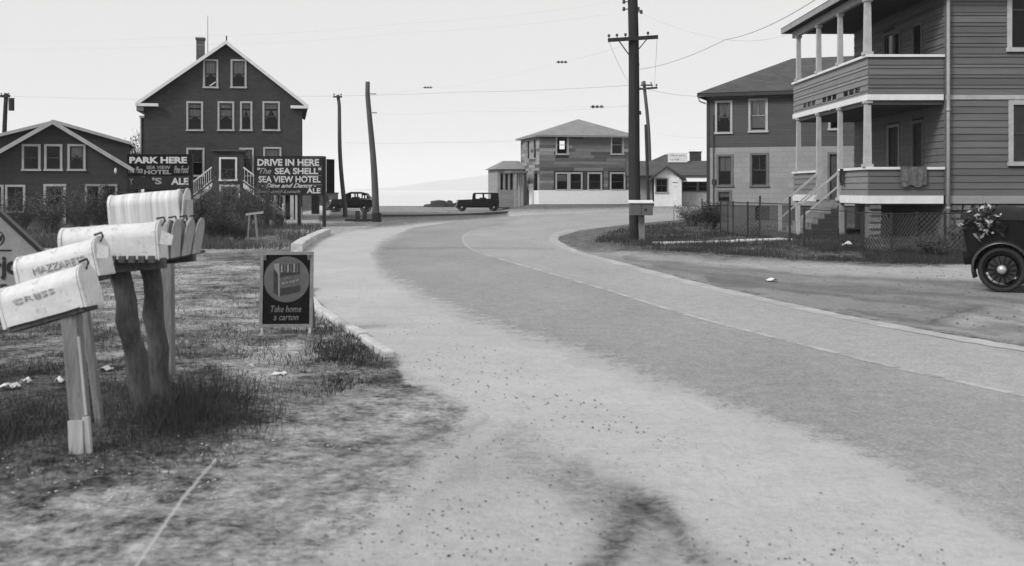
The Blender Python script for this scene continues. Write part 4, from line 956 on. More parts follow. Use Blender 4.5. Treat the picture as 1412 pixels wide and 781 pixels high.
# a second roof behind the big pole
def back_shed():
    f = Fac(868, 96, 0); r = f.root('back_building', 'grey roofed building standing behind the bungalow and the pole', 'building')
    W = f.uv(945, 240)[0]; ze = f.uv(870, 240)[1]; zt = f.uv(920, 213, 3)[1]; ur = f.uv(924, 213)[0]
    wall(r, 'wall', M_SHG2, 0, W, -.2, ze, [(1, 1.7, 1.6, 3.0)])
    MB().box(0, .14, .14, 6, -.2, ze).box(W - .14, W, .14, 6, -.2, ze).box(.14, W - .14, 5.86, 6, -.2, ze).build('wall', M_SHG2, r)
    window(r, (.93, 1.77, 1.53, 3.07), .08, M_TRIMD, sashm=M_SASH)
    hip_roof(r, -.3, W + .3, -.3, 6.3, ze + .03, (ur, 3), (ur + .6, 3), zt, M_ROOF)
back_shed()
# low brick building beyond the big sign
def brick_low():
    f = Fac(405, 92, 4); r = f.root('low_brick_building', 'low flat roofed brick building beside the parked car', 'building')
    W = f.uv(459, 270)[0]; zt = f.uv(420, 267.5)[1]
    hs = [inset(f.rect(a, 271, a + 6, 279), .0) for a in (436, 446)]
    wall(r, 'wall', M_BRICK, 0, W, -.5, zt, hs); MB().box(0, .14, .14, 5, -.5, zt).box(W - .14, W, .14, 5, -.5, zt).box(.14, W - .14, 4.86, 5, -.5, zt).build('wall', M_BRICK, r)
    for q in hs: window(r, (q[0] - .05, q[1] + .05, q[2] - .05, q[3] + .05), .05, M_SASH, sashm=M_SASH)
    MB().box(-.1, W * .72, -.1, 5.1, zt + .002, zt + .12).build('roof', M_TRIM, r); MB().box(W * .72 + .01, W + .05, -.08, 5.08, zt + .002, zt + .1).build('roof', M_SHG2, r)
    q = f.rect(431, 284, 449, 288, -.4); MB().box(q[0], q[1], -.5, -.15, -.4, q[3]).build('low_white_wall', M_WHITE, r)
    q = f.rect(429, 270, 442, 291, -.3)
brick_low()

# ------------------------------------------------------------------ kerb, path, sea wall
def strip_blocks(name, pix, width, hgt, m, label=None, blk=1.1, parent=None, rough=.015, base=-.15):
    pts = [G(*p) for p in pix]; L = 0; segs = []
    par = parent
    for p0, p1 in zip(pts[:-1], pts[1:]):
        d = (p1 - p0); d.z = 0; n = max(1, round(d.length / blk)); dd = d / n; nn = Vector((d.y, -d.x, 0)).normalized() * width / 2
        for i in range(n):
            a = p0 + dd * i + dd * .01; c = p0 + dd * (i + 1) - dd * .01; j = lambda: random.uniform(-rough, rough)
            za, zc = ground(a.x, a.y), ground(c.x, c.y); h0, h1 = hgt + j(), hgt + j()
            b = MB().hexa([(a.x - nn.x, a.y - nn.y, za + base), (c.x - nn.x, c.y - nn.y, zc + base), (c.x + nn.x, c.y + nn.y, zc + base), (a.x + nn.x, a.y + nn.y, za + base)],
                          [(a.x - nn.x + j(), a.y - nn.y, za + h0), (c.x - nn.x + j(), c.y - nn.y, zc + h1), (c.x + nn.x + j(), c.y + nn.y, zc + h1), (a.x + nn.x + j(), a.y + nn.y, za + h0)])
            o = b.build(name, m, par); bevel(o, .02, 2)
            if par is None: o['kind'] = 'structure'
kb = bpy.data.objects.new('kerb', None); COL.objects.link(kb); kb['kind'] = 'structure'
strip_blocks('kerb_stone', [(408.5, 349), (406, 360), (412, 385), (424, 411), (438, 428), (466, 447), (500, 467), (537, 493)], .12, .065, M_KERB, parent=kb, blk=1.0)
strip_blocks('kerb_stone', [(450, 323.0), (436, 329.5), (421, 337.5), (409, 347)], .30, .20, M_KERB, parent=kb, blk=1.2)
pt = bpy.data.objects.new('garden_path', None); COL.objects.link(pt); pt['kind'] = 'structure'
strip_blocks('path_slab', [(905, 336.8), (960, 335.3), (1020, 333.2), (1086, 330.6)], .62, .05, mat('pale_path_concrete', .62, .9, .15, 3, bump=.3), parent=pt, blk=1.6, rough=.006)  # slabs in one pale concrete tone

# ------------------------------------------------------------------ poles and wires
def pole(name, label, bpx, bpy_, tpx, tpy, D, r0, r1, m, group=None, wob=.03, base_z=None):
    bx, by = (bpx - CX) / F * D, D; bz = ground(bx, by); t = P(tpx, tpy, D)
    r = thing(name, label, 'utility pole', (bx, by, bz), 0, group); top = t - Vector((bx, by, bz)); n = 12; pts = []; rad = []
    for i in range(n + 1):
        q = i / n; pts.append(Vector((0, 0, -.4)).lerp(top, q) + Vector((wob * math.sin(q * 5.2 + bx), 0, 0)) * (1 if 0 < i < n else 0)); rad.append(r0 + (r1 - r0) * q)
    MB().tube(pts, rad, 14).build('pole_shaft', m, r, smooth=True); return r, Vector((bx, by, bz)), top
def insulator(root, p, s=1.):
    x, y, z = p; MB().tube([(x, y, z), (x, y, z + .05 * s), (x, y, z + .06 * s), (x, y, z + .13 * s), (x, y, z + .15 * s)], [.015 * s, .015 * s, .05 * s, .045 * s, .02 * s], 8).build('insulator', M_BLACKP, root)
def crossarm(root, a, b, sec=.1, ins=(), s=1.):
    o = MB().bar(a, b, sec, sec * 1.15).build('crossarm', M_POLE, root); a = Vector(a); b = Vector(b)
    for t_ in ins: insulator(root, a.lerp(b, t_) + Vector((0, 0, sec * .55)), s)
# big near pole
D = 35.0; r, o_, top = pole('utility_pole', 'thick dark utility pole with crossarm standing by the roadside box', 879, 331, 868, -95, D, .20, .15, M_POLE, wob=.05)
L = lambda px, py, dy=0: P(px, py, D) - o_ + Vector((0, dy, 0))
crossarm(r, L(837.5, 57, -.22), L(906, 52.5, -.22), .10, (.02, .18, .35, .80), .9)
MB().bar(L(851, 56, -.24), L(866, 76, -.17), .03).bar(L(893, 53, -.24), L(874, 76, -.17), .03).build('arm_brace', M_IRON, r)
for px, py in ((860, 3), (860, 13), (880, 13), (884, 17), (879.5, 89), (882, 156)):
    q = L(px, py, -.05); c = L(869.5 + (py > 50) * 2, py, 0); MB().bar(c, q, .03).tube([q + Vector((0, 0, -.06)), q + Vector((0, 0, .06))], [.05, .04], 8).build('side_insulator', M_BLACKP, r)
# the wooden box for mail sacks fixed to that pole
bx = thing('pole_box', 'weathered wooden box with whitened lid fixed to the big pole', 'box', tuple(P(883, 297, 34.55))); 
b = MB().box(-.36, .36, -.28, .05, .0, .38); bevel(b.build('box_body', mat('weathered_box_board', .12, .85, .35, 4, (1, 1, 6)), bx), .012)
MB().hexa([(-.39, -.32, .384), (.39, -.32, .384), (.39, .07, .384), (-.39, .07, .384)], [(-.39, -.32, .41), (.39, -.32, .41), (.39, .07, .48), (-.39, .07, .48)]).build('box_lid', M_WHITE, bx)
MB().box(-.01, .01, -.284, -.28, .03, .36).box(.1, .16, -.3, -.28, .15, .22).build('box_latch', M_IRON, bx)
x, y, _ = G(887, 332); sb = tag(MB().box(-.09, .09, -.07, .07, -.2, .95).build('wooden_stub_post', M_POST), 'short square wooden post holding the box beside the big pole', 'post'); sb.location = (x, 34.62, 0); sb.rotation_euler = (0, R(-1.5), 0)
# pole beyond it
D = 84; r, o2, top2 = pole('utility_pole', 'thin far utility pole with short crossarm behind the big pole', 899.5, 284, 888, 112, D, .17, .12, M_POLE2, wob=.10)
L2 = lambda px, py, dy=0: P(px, py, D) - o2 + Vector((0, dy, 0))
crossarm(r, L2(879, 123.5, -.2), L2(906, 121.5, -.2), .13, (.05, .3, .72, .95), 1.5); crossarm(r, L2(883, 118, -.2), L2(899, 118, -.2), .10, (.1, .9), 1.2)
r, o3, t3 = pole('plain_pole', 'short thin dark pole just right of the big pole', 895, 290, 890.5, 172, 66, .105, .09, M_POLE, wob=.0)
r['category'] = 'pole'
# two poles by the car park
r, o4, t4 = pole('utility_pole', 'slim leaning pole with tiny crossarm behind the parked sedan', 476, 296, 466, 131, 68, .15, .10, M_POLE2, 'poles beside the car park', .08)
q = P(466, 134, 68) - o4; crossarm(r, q + Vector((-.27, -.15, 0)), q + Vector((.27, -.15, .0)), .09, (.1, .9))
q = P(495, 163, 62)
r, o5, t5 = pole('utility_pole', 'bare leaning pole with dark foot, nearest the car park edge', 519.5, 306, 507, 113, 54.5, .19, .11, M_POLE2, 'poles beside the car park', .05)
for py in (130, 156): q = P(513 + (py - 130) * .03, py, 54.5) - o5; MB().bar(q + Vector((-.1, -.1, 0)), q + Vector((.22, -.1, 0)), .04).build('wire_bracket', M_IRON, r)
MB().tube([(.01, 0, -.1), (.01, 0, .45)], .235, 14).build('tarred_foot', M_BLACKP, r)
r, o6, t6 = pole('utility_pole', 'leaning pole with transformer can behind the gabled house', 4, 300, 8.5, 129, 78, .2, .14, M_POLE, wob=.05)
q = P(8, 133, 78) - o6; crossarm(r, q + Vector((-.32, -.15, 0)), q + Vector((.35, -.15, 0)), .16, (.1, .5, .9))
q = P(17.5, 145, 78) - o6; MB().tube([q + Vector((0, -.2, -.42)), q + Vector((0, -.2, .42))], .20, 14).tube([q + Vector((0, -.2, .422)), q + Vector((0, -.2, .47))], .23, 14).build('transformer', M_IRON, r); MB().bar(q + Vector((-.5, -.1, .3)), q + Vector((-.1, -.15, .3)), .06).build('transformer_hanger', M_IRON, r)
# wires
def wire(pts, rad, label, m=None, sag=.0, group='overhead wires', n=24, clips=()):
    b = MB(); pp = []
    for (p0, p1) in zip(pts[:-1], pts[1:]):
        for i in range(n): t_ = i / n; q = p0.lerp(p1, t_); q.z -= sag * 4 * t_ * (1 - t_); pp.append(q)
    pp.append(pts[-1]); o = b.tube(pp, rad, 5, False).build('overhead_wire', m or M_WIRE); tag(o, label, 'wire', group)
    for t_ in clips:
        q = pp[int(t_ * (len(pp) - 1))]; c = MB()
        for k in (-1, 0, 1): c.box(q.x + k * .16 - .04, q.x + k * .16 + .04, q.y - .03, q.y + .03, q.z - .05, q.z + .06)
        c.box(q.x - .26, q.x + .26, q.y - .015, q.y + .015, q.z - .02, q.z + .02).build('wire_spacer', M_IRON, o)
wire([P(-30, 131, 80), P(194, 137, 76), P(420, 133, 66), P(640, 127, 52), P(866, 118, 35.2)], 0.0068, 'long wire running from the left edge to the big pole', sag=.05)
wire([P(871, 118, 35.2), P(970, 133, 51)], 0.0062, 'short wire from the big pole to the grey house eave', M_WIREF, sag=.1)
wire([P(507, 156, 54.5), P(640, 153, 48), P(866, 146, 35.2)], 0.0050, 'faint lower wire from the car park pole to the big pole', M_WIREF, sag=.1, clips=())
wire([P(476, 197, 66), P(600, 196.5, 66), P(719, 194, 86)], 0.0062, 'faint wire reaching the unfinished house', M_WIREF, sag=.05)
wire([P(-20, 57, 60), P(300, 49, 50), P(560, 32, 42), P(840, 4, 35)], 0.0037, 'faint high wire crossing the sky at the upper left', M_WIREF, sag=.1)
wire([P(-20, 68, 60), P(300, 61, 50), P(560, 45, 42), P(838, 20, 35)], 0.0037, 'faint second high wire just below the topmost one', M_WIREF, sag=.1)
wire([P(880, 96, 35.), P(1000, 55, 27), P(1130, -4, 19), P(1300, -110, 12)], 0.0081, 'dark service cable rising from the big pole to the top right', M_WIRE, sag=.12)
wire([P(884, 18, 35.), P(1000, 54.5, 33), P(1088, 47, 33.4)], 0.0056, 'sagging service wire from the big pole to the porch eave', M_WIREF, sag=.12)
wire([P(906, 53, 35.), P(901, 121, 84)], 0.0062, 'crossarm wire running back between the two right poles', M_WIREF, sag=.5)
wire([P(839, 56, 35.), P(880, 122, 84)], 0.0062, 'left crossarm wire running back to the far pole', M_WIREF, sag=.5)
wire([P(906, 183.5, 84), P(972, 190, 52)], 0.0062, 'low wire from the far pole to the grey house side', M_WIREF, sag=.1)
wire([P(868, 60, 35), P(782, 84, 50), P(640, 118, 60), P(590, 121, 62), P(514, 131, 54.5)], 0.0037, 'thin signal wire with spacers left of the big pole', M_WIREF, sag=.05, clips=(.27, .76))
wire([P(871, 146, 35), P(808, 147, 44), P(700, 150, 52)], 0.0037, 'thin broken wire with one spacer above the unfinished house', M_WIREF, sag=.03, clips=(.36,))

# ------------------------------------------------------------------ painted signs
def board_sign(name, label, px0, py0, px1, py1, D, a, legs, lines, m=M_SIGND, thick=.05, frame=None, boards=1):
    f = Fac(px0, D, a); r = f.root(name, label, 'sign'); q = f.rect(px0, py0, px1, py1); q = (0, q[1], q[2], q[3])
    hs = (q[3] - q[2]) / boards
    for i in range(boards): MB().box(q[0], q[1], 0, thick, q[2] + i * hs + .002, q[2] + (i + 1) * hs - .002).build('sign_board', m, r)
    if frame:
        e = frame; b = MB(); b.box(q[0] - e, q[1] + e, -.015, thick + .01, q[3] + .002, q[3] + e).box(q[0] - e, q[1] + e, -.015, thick + .01, q[2] - e, q[2] - .002).box(q[0] - e, q[0] - .001, -.015, thick + .01, q[2], q[3]).box(q[1] + .001, q[1] + e, -.015, thick + .01, q[2], q[3]); b.build('sign_frame', M_SIGNG, r)
    for px in legs:
        u = f.uv(px, 300)[0]; X = f.o.x + u * f.e.x; Y = f.o.y + u * f.e.y
        MB().box(u - .07, u + .07, thick + .011, thick + .13, ground(X, Y) - .3, q[3] + .04).build('sign_post', M_BLACKP, r)
    for (tx, x0, y0, x1, y1, bold, sh, mm) in lines:
        (u0, z1), (u1, z0) = f.uv(x0, y0), f.uv(x1, y1); fit_text(tx, u0, u1, z0, z1, -.004, mm, r, bold, sh)
    return f, r, q
f, r, q = board_sign('drive_in_sign', 'wide dark sign lettered DRIVE IN HERE, SEA VIEW HOTEL, by the road', 352, 217, 444, 268, 47, 0, (368, 412, 446.5),
    [('DRIVE IN HERE', 355, 219.5, 440, 229, .035, 0, M_LET), ('"', 355, 231.5, 358, 235, .02, 0, M_LET), ('The', 358, 232, 374, 240, .01, .4, M_LETD), ('SEA SHELL"', 379, 231.5, 443, 240.5, .03, 0, M_LET), ('SEA VIEW HOTEL', 356.5, 243, 442, 252, .028, 0, M_LET),
     ('- Dine and Dance -', 361, 253.2, 436, 259, .02, .45, M_LET), ('Beer-and-Lunch', 353, 262, 414, 266.5, .005, .4, M_LETD), ('ALE', 423, 259.5, 442, 266.8, .03, 0, M_LET)], M_SIGNG, frame=.05, boards=4)
a = f.uv(445, 217)[0]; MB().hexa([(a + .16, -.02, q[2] + .05), (a + .42, .5, q[2] + .05), (a + .42, .55, q[2] + .05), (a + .16, .03, q[2] + .05)], [(a + .16, -.02, q[3] - .08), (a + .42, .5, q[3] - .08), (a + .42, .55, q[3] - .08), (a + .16, .03, q[3] - .08)]).build('sign_wing', M_SIGND, r)
f, r, q = board_sign('park_here_sign', 'black sign lettered PARK HERE above a lower ALE board', 176, 213.5, 262, 243, 52, 0, (181, 263),
    [('PARK HERE', 178.5, 216.5, 258, 225.5, .045, 0, M_LET), ('Your Place', 176.8, 230, 197, 239, .02, .4, M_LETD), ('SEA VIEW', 202, 228.8, 235, 233.5, .02, 0, M_LETD), ('HOTEL', 199, 234.5, 236, 240.5, .035, 0, M_LETD), ('Fine Food', 240, 229, 260.5, 239, .02, .4, M_LETD)], M_SIGND, frame=.03)
zl = f.uv(200, 261)[1]; qa = f.uv(262, 245); MB().box(0, qa[0], .005, .05, zl, qa[1]).build('sign_board', M_SIGNG, r)
for (tx, x0, y0, x1, y1, mm) in (("Y", 178, 246, 184, 255, M_FADED if 0 else M_TRIMD), ("'S", 210, 245, 223, 254.5, M_LETD), ('ALE', 236, 245.5, 260, 255, M_LET)):
    (u0, z1), (u1, z0) = f.uv(x0, y0), f.uv(x1, y1); fit_text(tx, u0, u1, z0, z1, .001, mm, r, .035)

# A-board by the kerb
M_SIGNL = mat('dim_script_lettering', .16, .8, .5, 30)
def a_board():
    p = G(394, 461); D = p.y; s_ = D / F; r = thing('a_board_sign', 'black A-board showing a carton in a grey disc beside the kerb', 'sign', (p.x, D, 0), R(2))
    w2 = 73 * s_ / 2; h0, h1 = (461 - 451.5) * s_, (462 - 349) * s_; lean = .10; z = lambda py: (461 - py) * s_
    def tilt(me): me.transform(Matrix.Shear('XY', 4, (0, 0)) if 0 else Matrix(((1, 0, 0, 0), (0, 1, lean, 0), (0, 0, 1, 0), (0, 0, 0, 1)))); return me
    def T_(b, n, m): return put(n, tilt(b.mesh(n, m)), r)
    e = .034; fm = mat('worn_grey_frame', .20, .7, .35, 8, fine=40)
    T_(MB().box(-w2 + e, w2 - e, 0, .012, h0 + e, h1 - e), 'sign_panel', mat('black_enamel_panel', .010, .75, .4, 8, spec=.08))
    for a in ((-w2, -w2 + e, h0 - .0, h1), (w2 - e, w2, h0, h1), (-w2 + e, w2 - e, h1 - e, h1), (-w2 + e, w2 - e, h0, h0 + e)): T_(MB().box(a[0], a[1], -.012, .024, a[2], a[3]), 'frame_rail', fm)
    for x in (-w2 + .03, w2 - .03): T_(MB().box(x - .014, x + .014, -.008, .02, -.02, h0), 'leg', M_TRIM)
    b = MB()
    for x in (-w2 + .05, w2 - .05): b = MB().bar((x, .06, h1 - .03), (x, .52, -.02), .03, .02); b.build('back_leg', fm, r)
    MB().bar((-w2 + .05, .40, .28), (w2 - .05, .40, .28), .02).build('back_rail', fm, r)
    c0 = (0, z(386)); rad = 31.5 * s_; n = 40
    T_(MB().prism([(c0[0] + rad * math.cos(2 * math.pi * i / n), c0[1] + rad * math.sin(2 * math.pi * i / n)) for i in range(n)], -.002, -.0005), 'disc', mat('grey_print_disc', .10, .7, .2, 12))
    # the carton printed on the disc: two faces, base band, bottle tops, handle
    X = lambda px: (px - 394) * s_; dk = mat('dark_print', .035, .6, .5, 30); md = mat('mid_print', .085, .6, .5, 30); lt = mat('light_print', .22, .6, .4, 30)
    def art(pts, y, m): T_(MB().prism([(X(a), z(b_)) for a, b_ in pts], y, y + .0006), 'printed_carton', m)
    art([(376, 372), (384, 380), (384, 409), (376, 404)], -.0032, dk); art([(384, 376), (412, 372), (413, 403), (384, 409)], -.0032, md)
    art([(384, 399), (413, 394), (413, 403), (384, 409)], -.0042, dk); art([(383, 366), (412, 364), (412, 379), (385, 383)], -.0042, dk)
    art([(376, 365), (383, 363), (385, 381), (382, 379), (378, 372)], -.0042, lt); art([(376, 361), (401, 359), (404, 361), (378, 364)], -.0042, md)
    art([(382, 372), (384, 373), (385, 410), (383, 409)], -.0052, lt)
    for i in range(6): x = 386 + i * 4.3; art([(x, 366 - i * .3), (x + 2, 365.7 - i * .3), (x + 2.4, 376), (x - .3, 376.5)], -.0052, md if i % 2 else lt)
    for tx, a0, b0, a1, b1, m_ in (('Take home', 373, 422, 415, 431, M_SIGNL), ('a carton', 377, 435, 411, 442, M_SIGNL)):
        o = fit_text(tx, X(a0), X(a1), z(b1), z(b0), -.004, m_, r, .008, .25); tilt(o.data)
    for k in range(5): x = 388 + k * 4.8; art([(x, 393 - k), (x + 3.2, 392 - k), (x + 3.2, 389.5 - k), (x, 391 - k)], -.0052, lt)
a_board()

# pointed sign at the left edge, seen behind the mailboxes
def left_sign():
    D = 9.0; s_ = D / F; o = P(0, 420, D); r = thing('pointed_sign', 'pale pointed roadside sign with dark edging, partly out of frame', 'sign', (o.x, D, 0))
    X = lambda px: px * s_; Z = lambda py: H - (py - HY) * s_
    out = [(-31, 264), (58, 347), (96, 383), (62, 421), (-124, 421), (-158, 383), (-120, 347)]
    MB().prism([(X(a), Z(b_)) for a, b_ in out][::-1], 0, .03).build('sign_board', mat('grey_sign_face', .27, .7, .25, 6), r)
    for a, c in zip(out, out[1:] + out[:1]): MB().bar((X(a[0]), .0, Z(a[1])), (X(c[0]), .0, Z(c[1])), .07, .032).build('edge_strip', M_BLACKP, r)
    for px in (-34, -84): MB().box(X(px) - .05, X(px) + .05, .05, .13, -.3, Z(400)).build('sign_post', M_POST, r)
    MB().bar((X(-40), .1, Z(470)), (X(16), .1, Z(424)), .06).build('sign_brace', M_POST, r)
    n = 20; cx_, cz_ = X(-4), Z(329); b = MB()
    for i in range(n):
        a0, a1 = 2 * math.pi * i / n, 2 * math.pi * (i + 1) / n
        for ro, ri in ((.062, .054),): b.prism([(cx_ + ro * math.cos(a0), cz_ + ro * math.sin(a0)), (cx_ + ro * math.cos(a1), cz_ + ro * math.sin(a1)), (cx_ + ri * math.cos(a1), cz_ + ri * math.sin(a1)), (cx_ + ri * math.cos(a0), cz_ + ri * math.sin(a0))], -.004, -.001)
    b.build('printed_ring', M_SIGNG, r)
    for tx, a0, b0, a1, b1, sh in (('V', -3, 324, 4, 333, 0), ('·jo', -4, 354, 25, 386, 0), ('E', 1, 392, 9, 405, 0), ('A', -1, 407, 8, 419, 0)):
        fit_text(tx, X(a0), X(a1), Z(b1), Z(b0), -.003, M_BLACKP, r, .03)
    MB().box(X(-90), X(16), -.004, -.001, Z(346.5), Z(344.5)).build('printed_rule', M_SIGNG, r); MB().box(X(-60), X(10), -.004, -.001, Z(420.5), Z(419)).build('printed_rule', M_SIGNG, r)
left_sign()

# ------------------------------------------------------------------ mailboxes
def mailbox(label, base_c, tilt, L, W, Hh, m=M_BOX, door='closed', flag=False, words=None, group='rural mailboxes on posts', md=None, yaw=0, patch=False):
    """local x runs to the door end on the right, y across, z up"""
    r = thing('mailbox', label, 'mailbox', base_c, 0, group); r.rotation_euler = (0, tilt, yaw)
    def arch(W, Hh, n=10, k=0.):
        ws = W / 2 + k; hz_ = Hh - W / 2; pts = [(-ws, -k), (ws, -k)]
        for i in range(n + 1): a = math.pi * i / n; pts.append((ws * math.cos(a), hz_ + (W / 2 + k) * math.sin(a)))
        return pts
    pr = arch(W, Hh); n = len(pr); b = MB(); nx = 9
    for i in range(nx):
        x = -L + L * i / (nx - 1)
        for (y, z) in pr: d_ = .006 * mnoise.noise(Vector((x * 9, y * 14, z * 14 + base_c[0] * 7))); b.v.append((x, y + d_ * 1.3, z + d_))
    for i in range(nx - 1):
        for k in range(n): b.f.append((i * n + k, (i + 1) * n + k, (i + 1) * n + (k + 1) % n, i * n + (k + 1) % n))
    b.f.append(tuple(range(n))); o = b.build('mailbox_body', m, r)
    for p_ in o.data.polygons: p_.use_smooth = len(p_.vertices) == 4 and abs(p_.normal.z) > .05
    # rim and back seam
    rim = arch(W, Hh, 10, .006); kk = MB().prism(rim, -.03, -.008, axis='x'); kk.build('rim', md or m, r)
    kk = MB().prism(arch(W, Hh, 10, .004), -L - .004, -L + .018, axis='x'); kk.build('back_seam', m, r)
    dm = md or m; dp = arch(W, Hh, 10, .010)
    if door == 'closed': b = MB().prism(dp, .002, .010, axis='x'); b.prism(arch(W * .8, Hh * .85), .010, .014, axis='x'); dd = b.build('door', dm, r)
    else:
        b = MB().prism(dp, -.004, .004, axis='x'); me = b.mesh('door', dm); dd = put('door', me, r, loc=(.006, 0, 0), rot=(0, R(door), 0))
    MB().tube([(.012, 0, Hh - .03), (.035, 0, Hh + .0), (.03, 0, Hh + .025), (-.02, 0, Hh + .02)], .008, 6).build('latch', M_IRON, r)
    if patch:
        MB().add([(.02, -W / 2 - .012, .10), (.10, -W / 2 - .02, .085), (.12, -W / 2 - .02, .15), (.04, -W / 2 - .01, .19), (.02, -W / 2 - .0, .1), (.1, -W / 2 - .008, .085), (.12, -W / 2 - .008, .15), (.04, -W / 2 + .002, .19)], [(0, 1, 2, 3), (7, 6, 5, 4), (0, 4, 5, 1), (1, 5, 6, 2), (2, 6, 7, 3), (3, 7, 4, 0)]).build('signal_flag', M_KERB, r)
    if words:
        tx, x0, x1, z0, z1 = words; me = fit_text(tx, x0, x1, z0, z1, -W / 2 - .006, M_FADED, r, -.012)
    return r
def box_at(px, py, D): return tuple(P(px, py, D))
def strut(name, label, pts, w, h, m, cat='post', group=None, roots=None):
    b = MB().bar(pts[0], pts[1], w, h); return tag(bevel(b.build(name, m), .006, 1), label, cat, group)
D = 6.35
mailbox('nearest pale mailbox, tilted to the left on a single plank post', box_at(129, 419, D), R(-16), .53, .185, .238, M_BOX, door='closed', words=('CRESS', -.43, -.16, .120, .148), md=M_BOX, yaw=R(-9))
mailbox('pale mailbox lettered MAZZ with a small raised flag, behind the nearest', box_at(146, 377, 6.95), R(-13.5), .56, .18, .235, M_BOX, words=('MAZZARESE', -.43, -.07, .095, .140), patch=True, yaw=R(-9))
# plank posts with paler split foot
def post_thing(name, label, pts, r0, r1, m, kind='round', cat='post', extra=None):
    a, c = Vector(pts[0]), Vector(pts[1]); r = thing(name, label, cat, (a.x, a.y, ground(a.x, a.y)), 0); a0 = a - Vector((a.x, a.y, ground(a.x, a.y))); c0 = c - Vector((a.x, a.y, ground(a.x, a.y)))
    if kind == 'round':
        n = 9; pp = [a0.lerp(c0, i / n) + Vector((.012 * math.sin(i * 1.9 + a.x * 5), 0, 0)) for i in range(n + 1)]
        MB().tube(pp, [r0 + (r1 - r0) * i / n + .006 * math.sin(i * 2.3) for i in range(n + 1)], 14).build('post_shaft', m, r, smooth=True)
    else: bevel(MB().bar(a0, c0, r0, r1).build('post_shaft', m, r), .008, 1)
    if extra: extra(r, a0, c0)
    return r
g1 = G(118, 642)
def foot(r, a0, c0):
    d_ = (c0 - a0); MB().bar(a0 + Vector((-.012, -.062, -.1)), a0 + d_ * .34 + Vector((-.002, -.062, 0)), .085, .022).build('splint_board', M_PALEWOOD, r)
    MB().bar(a0 + Vector((.062, -.05, -.08)), a0 + d_ * .36 + Vector((.055, -.05, 0)), .035, .03).build('splint_board', M_PALEWOOD, r)
    MB().bar(a0 + d_ * .86 + Vector((.05, -.045, 0)), a0 + d_ * .37 + Vector((.055, -.045, 0)), .012, .015).build('edge_strip', M_PALEWOOD, r)
base_ = P(117, 640, D); base_.z = -.05; topp = P(98, 432, D)
post_thing('plank_post', 'square plank post with pale splints under the nearest mailbox', [base_, topp], .10, .08, M_POST, 'square', extra=foot)
b2 = P(142, 590, D + .5); t2 = P(117, 420, D + .5)
post_thing('plank_post', 'thin leaning plank post behind the splinted one', [Vector((b2.x, b2.y, -.03)), t2], .05, .04, M_POST, 'square')
# small platform boards under the two near boxes
def plat(label, px, py, D, tilt, L, W, yaw=R(-9)):
    r = tag(bevel(MB().box(-L, -.01, -W / 2, W / 2, -.035, -.004).build('shelf_board', M_LOG), .005, 1), label, 'board'); r.location = box_at(px, py, D); r.rotation_euler = (0, tilt, yaw)
plat('thin dark board under the nearest mailbox', 127, 419, D, R(-16), .50, .15); plat('dark board under the lettered mailbox', 146, 377, 6.95, R(-13.5), .50, .16)
# two log posts, rail and the row of boxes that runs away from the camera
DR = 7.45
l1 = P(204, 575, DR); l1.z = -.05; post_thing('log_post', 'thick leaning log post, left one under the mailbox row', [l1, P(164, 366, DR)], .076, .070, M_LOG)
l2 = P(225, 560, 7.9); l2.z = -.05; post_thing('log_post', 'upright log post, right one under the mailbox row', [l2, P(207, 362, 7.9)], .076, .068, M_LOG)
rl = thing('mailbox_rail', 'dark timber rails carrying the mailbox row', 'rail', tuple(P(190, 366, DR)))
o0 = P(190, 366, DR)
for px0_, px1_, dy in ((148, 234, -.10), (150, 232, .62)): MB().bar(P(px0_, 369, DR) - o0 + Vector((0, dy, 0)), P(px1_, 361.5, DR) - o0 + Vector((0, dy, 0)), .075, .07).build('rail_timber', M_LOG, rl)
MB().box(-.20, .18, -.18, 1.0, .028, .05).build('shelf_board', M_LOG, rl)
for i in range(6): MB().box(-.19 + i * .065, -.15 + i * .065, -.2, -.17, .03, .075).build('shelf_cleat', M_LOG, rl)
names = ['pale mailbox at the front of the row on the log posts', 'second mailbox of the row, its dull door showing at the right', 'third mailbox of the row with slanting open door', 'last mailbox of the row, farthest from the camera']
for i in range(4):
    b0 = P(224, 356, DR - .05) + Vector((.0 + .006 * i, .235 * i, .0))
    mailbox(names[i], tuple(b0), R(-4.2), .66, .185, .25, M_BOX if i == 0 else M_BOXD, door='closed' if i in (0,) else (8 if i == 1 else 14), md=M_BOXD if i else M_BOX, patch=(i == 0))
# taller stand behind with the streaked box
D4 = 9.2; mailbox('high pale mailbox with rusty streaks, topmost of all', box_at(254, 304, D4), R(-5.0), .60, .19, .262, M_BOXST, door=10, md=M_BOX)
l4 = P(233, 500, D4); post_thing('plank_post', 'square post of the high streaked mailbox', [Vector((l4.x, D4, -.05)), Vector((P(231, 306, D4).x, D4, P(231, 306, D4).z))], .09, .09, M_POST, 'square')
o = tag(MB().box(-.02, .0, -.09, .09, -.26, .12).build('loose_board', M_TRIM), 'narrow pale board hanging at the end of the streaked mailbox', 'board'); o.location = box_at(262, 295, D4 + .03)

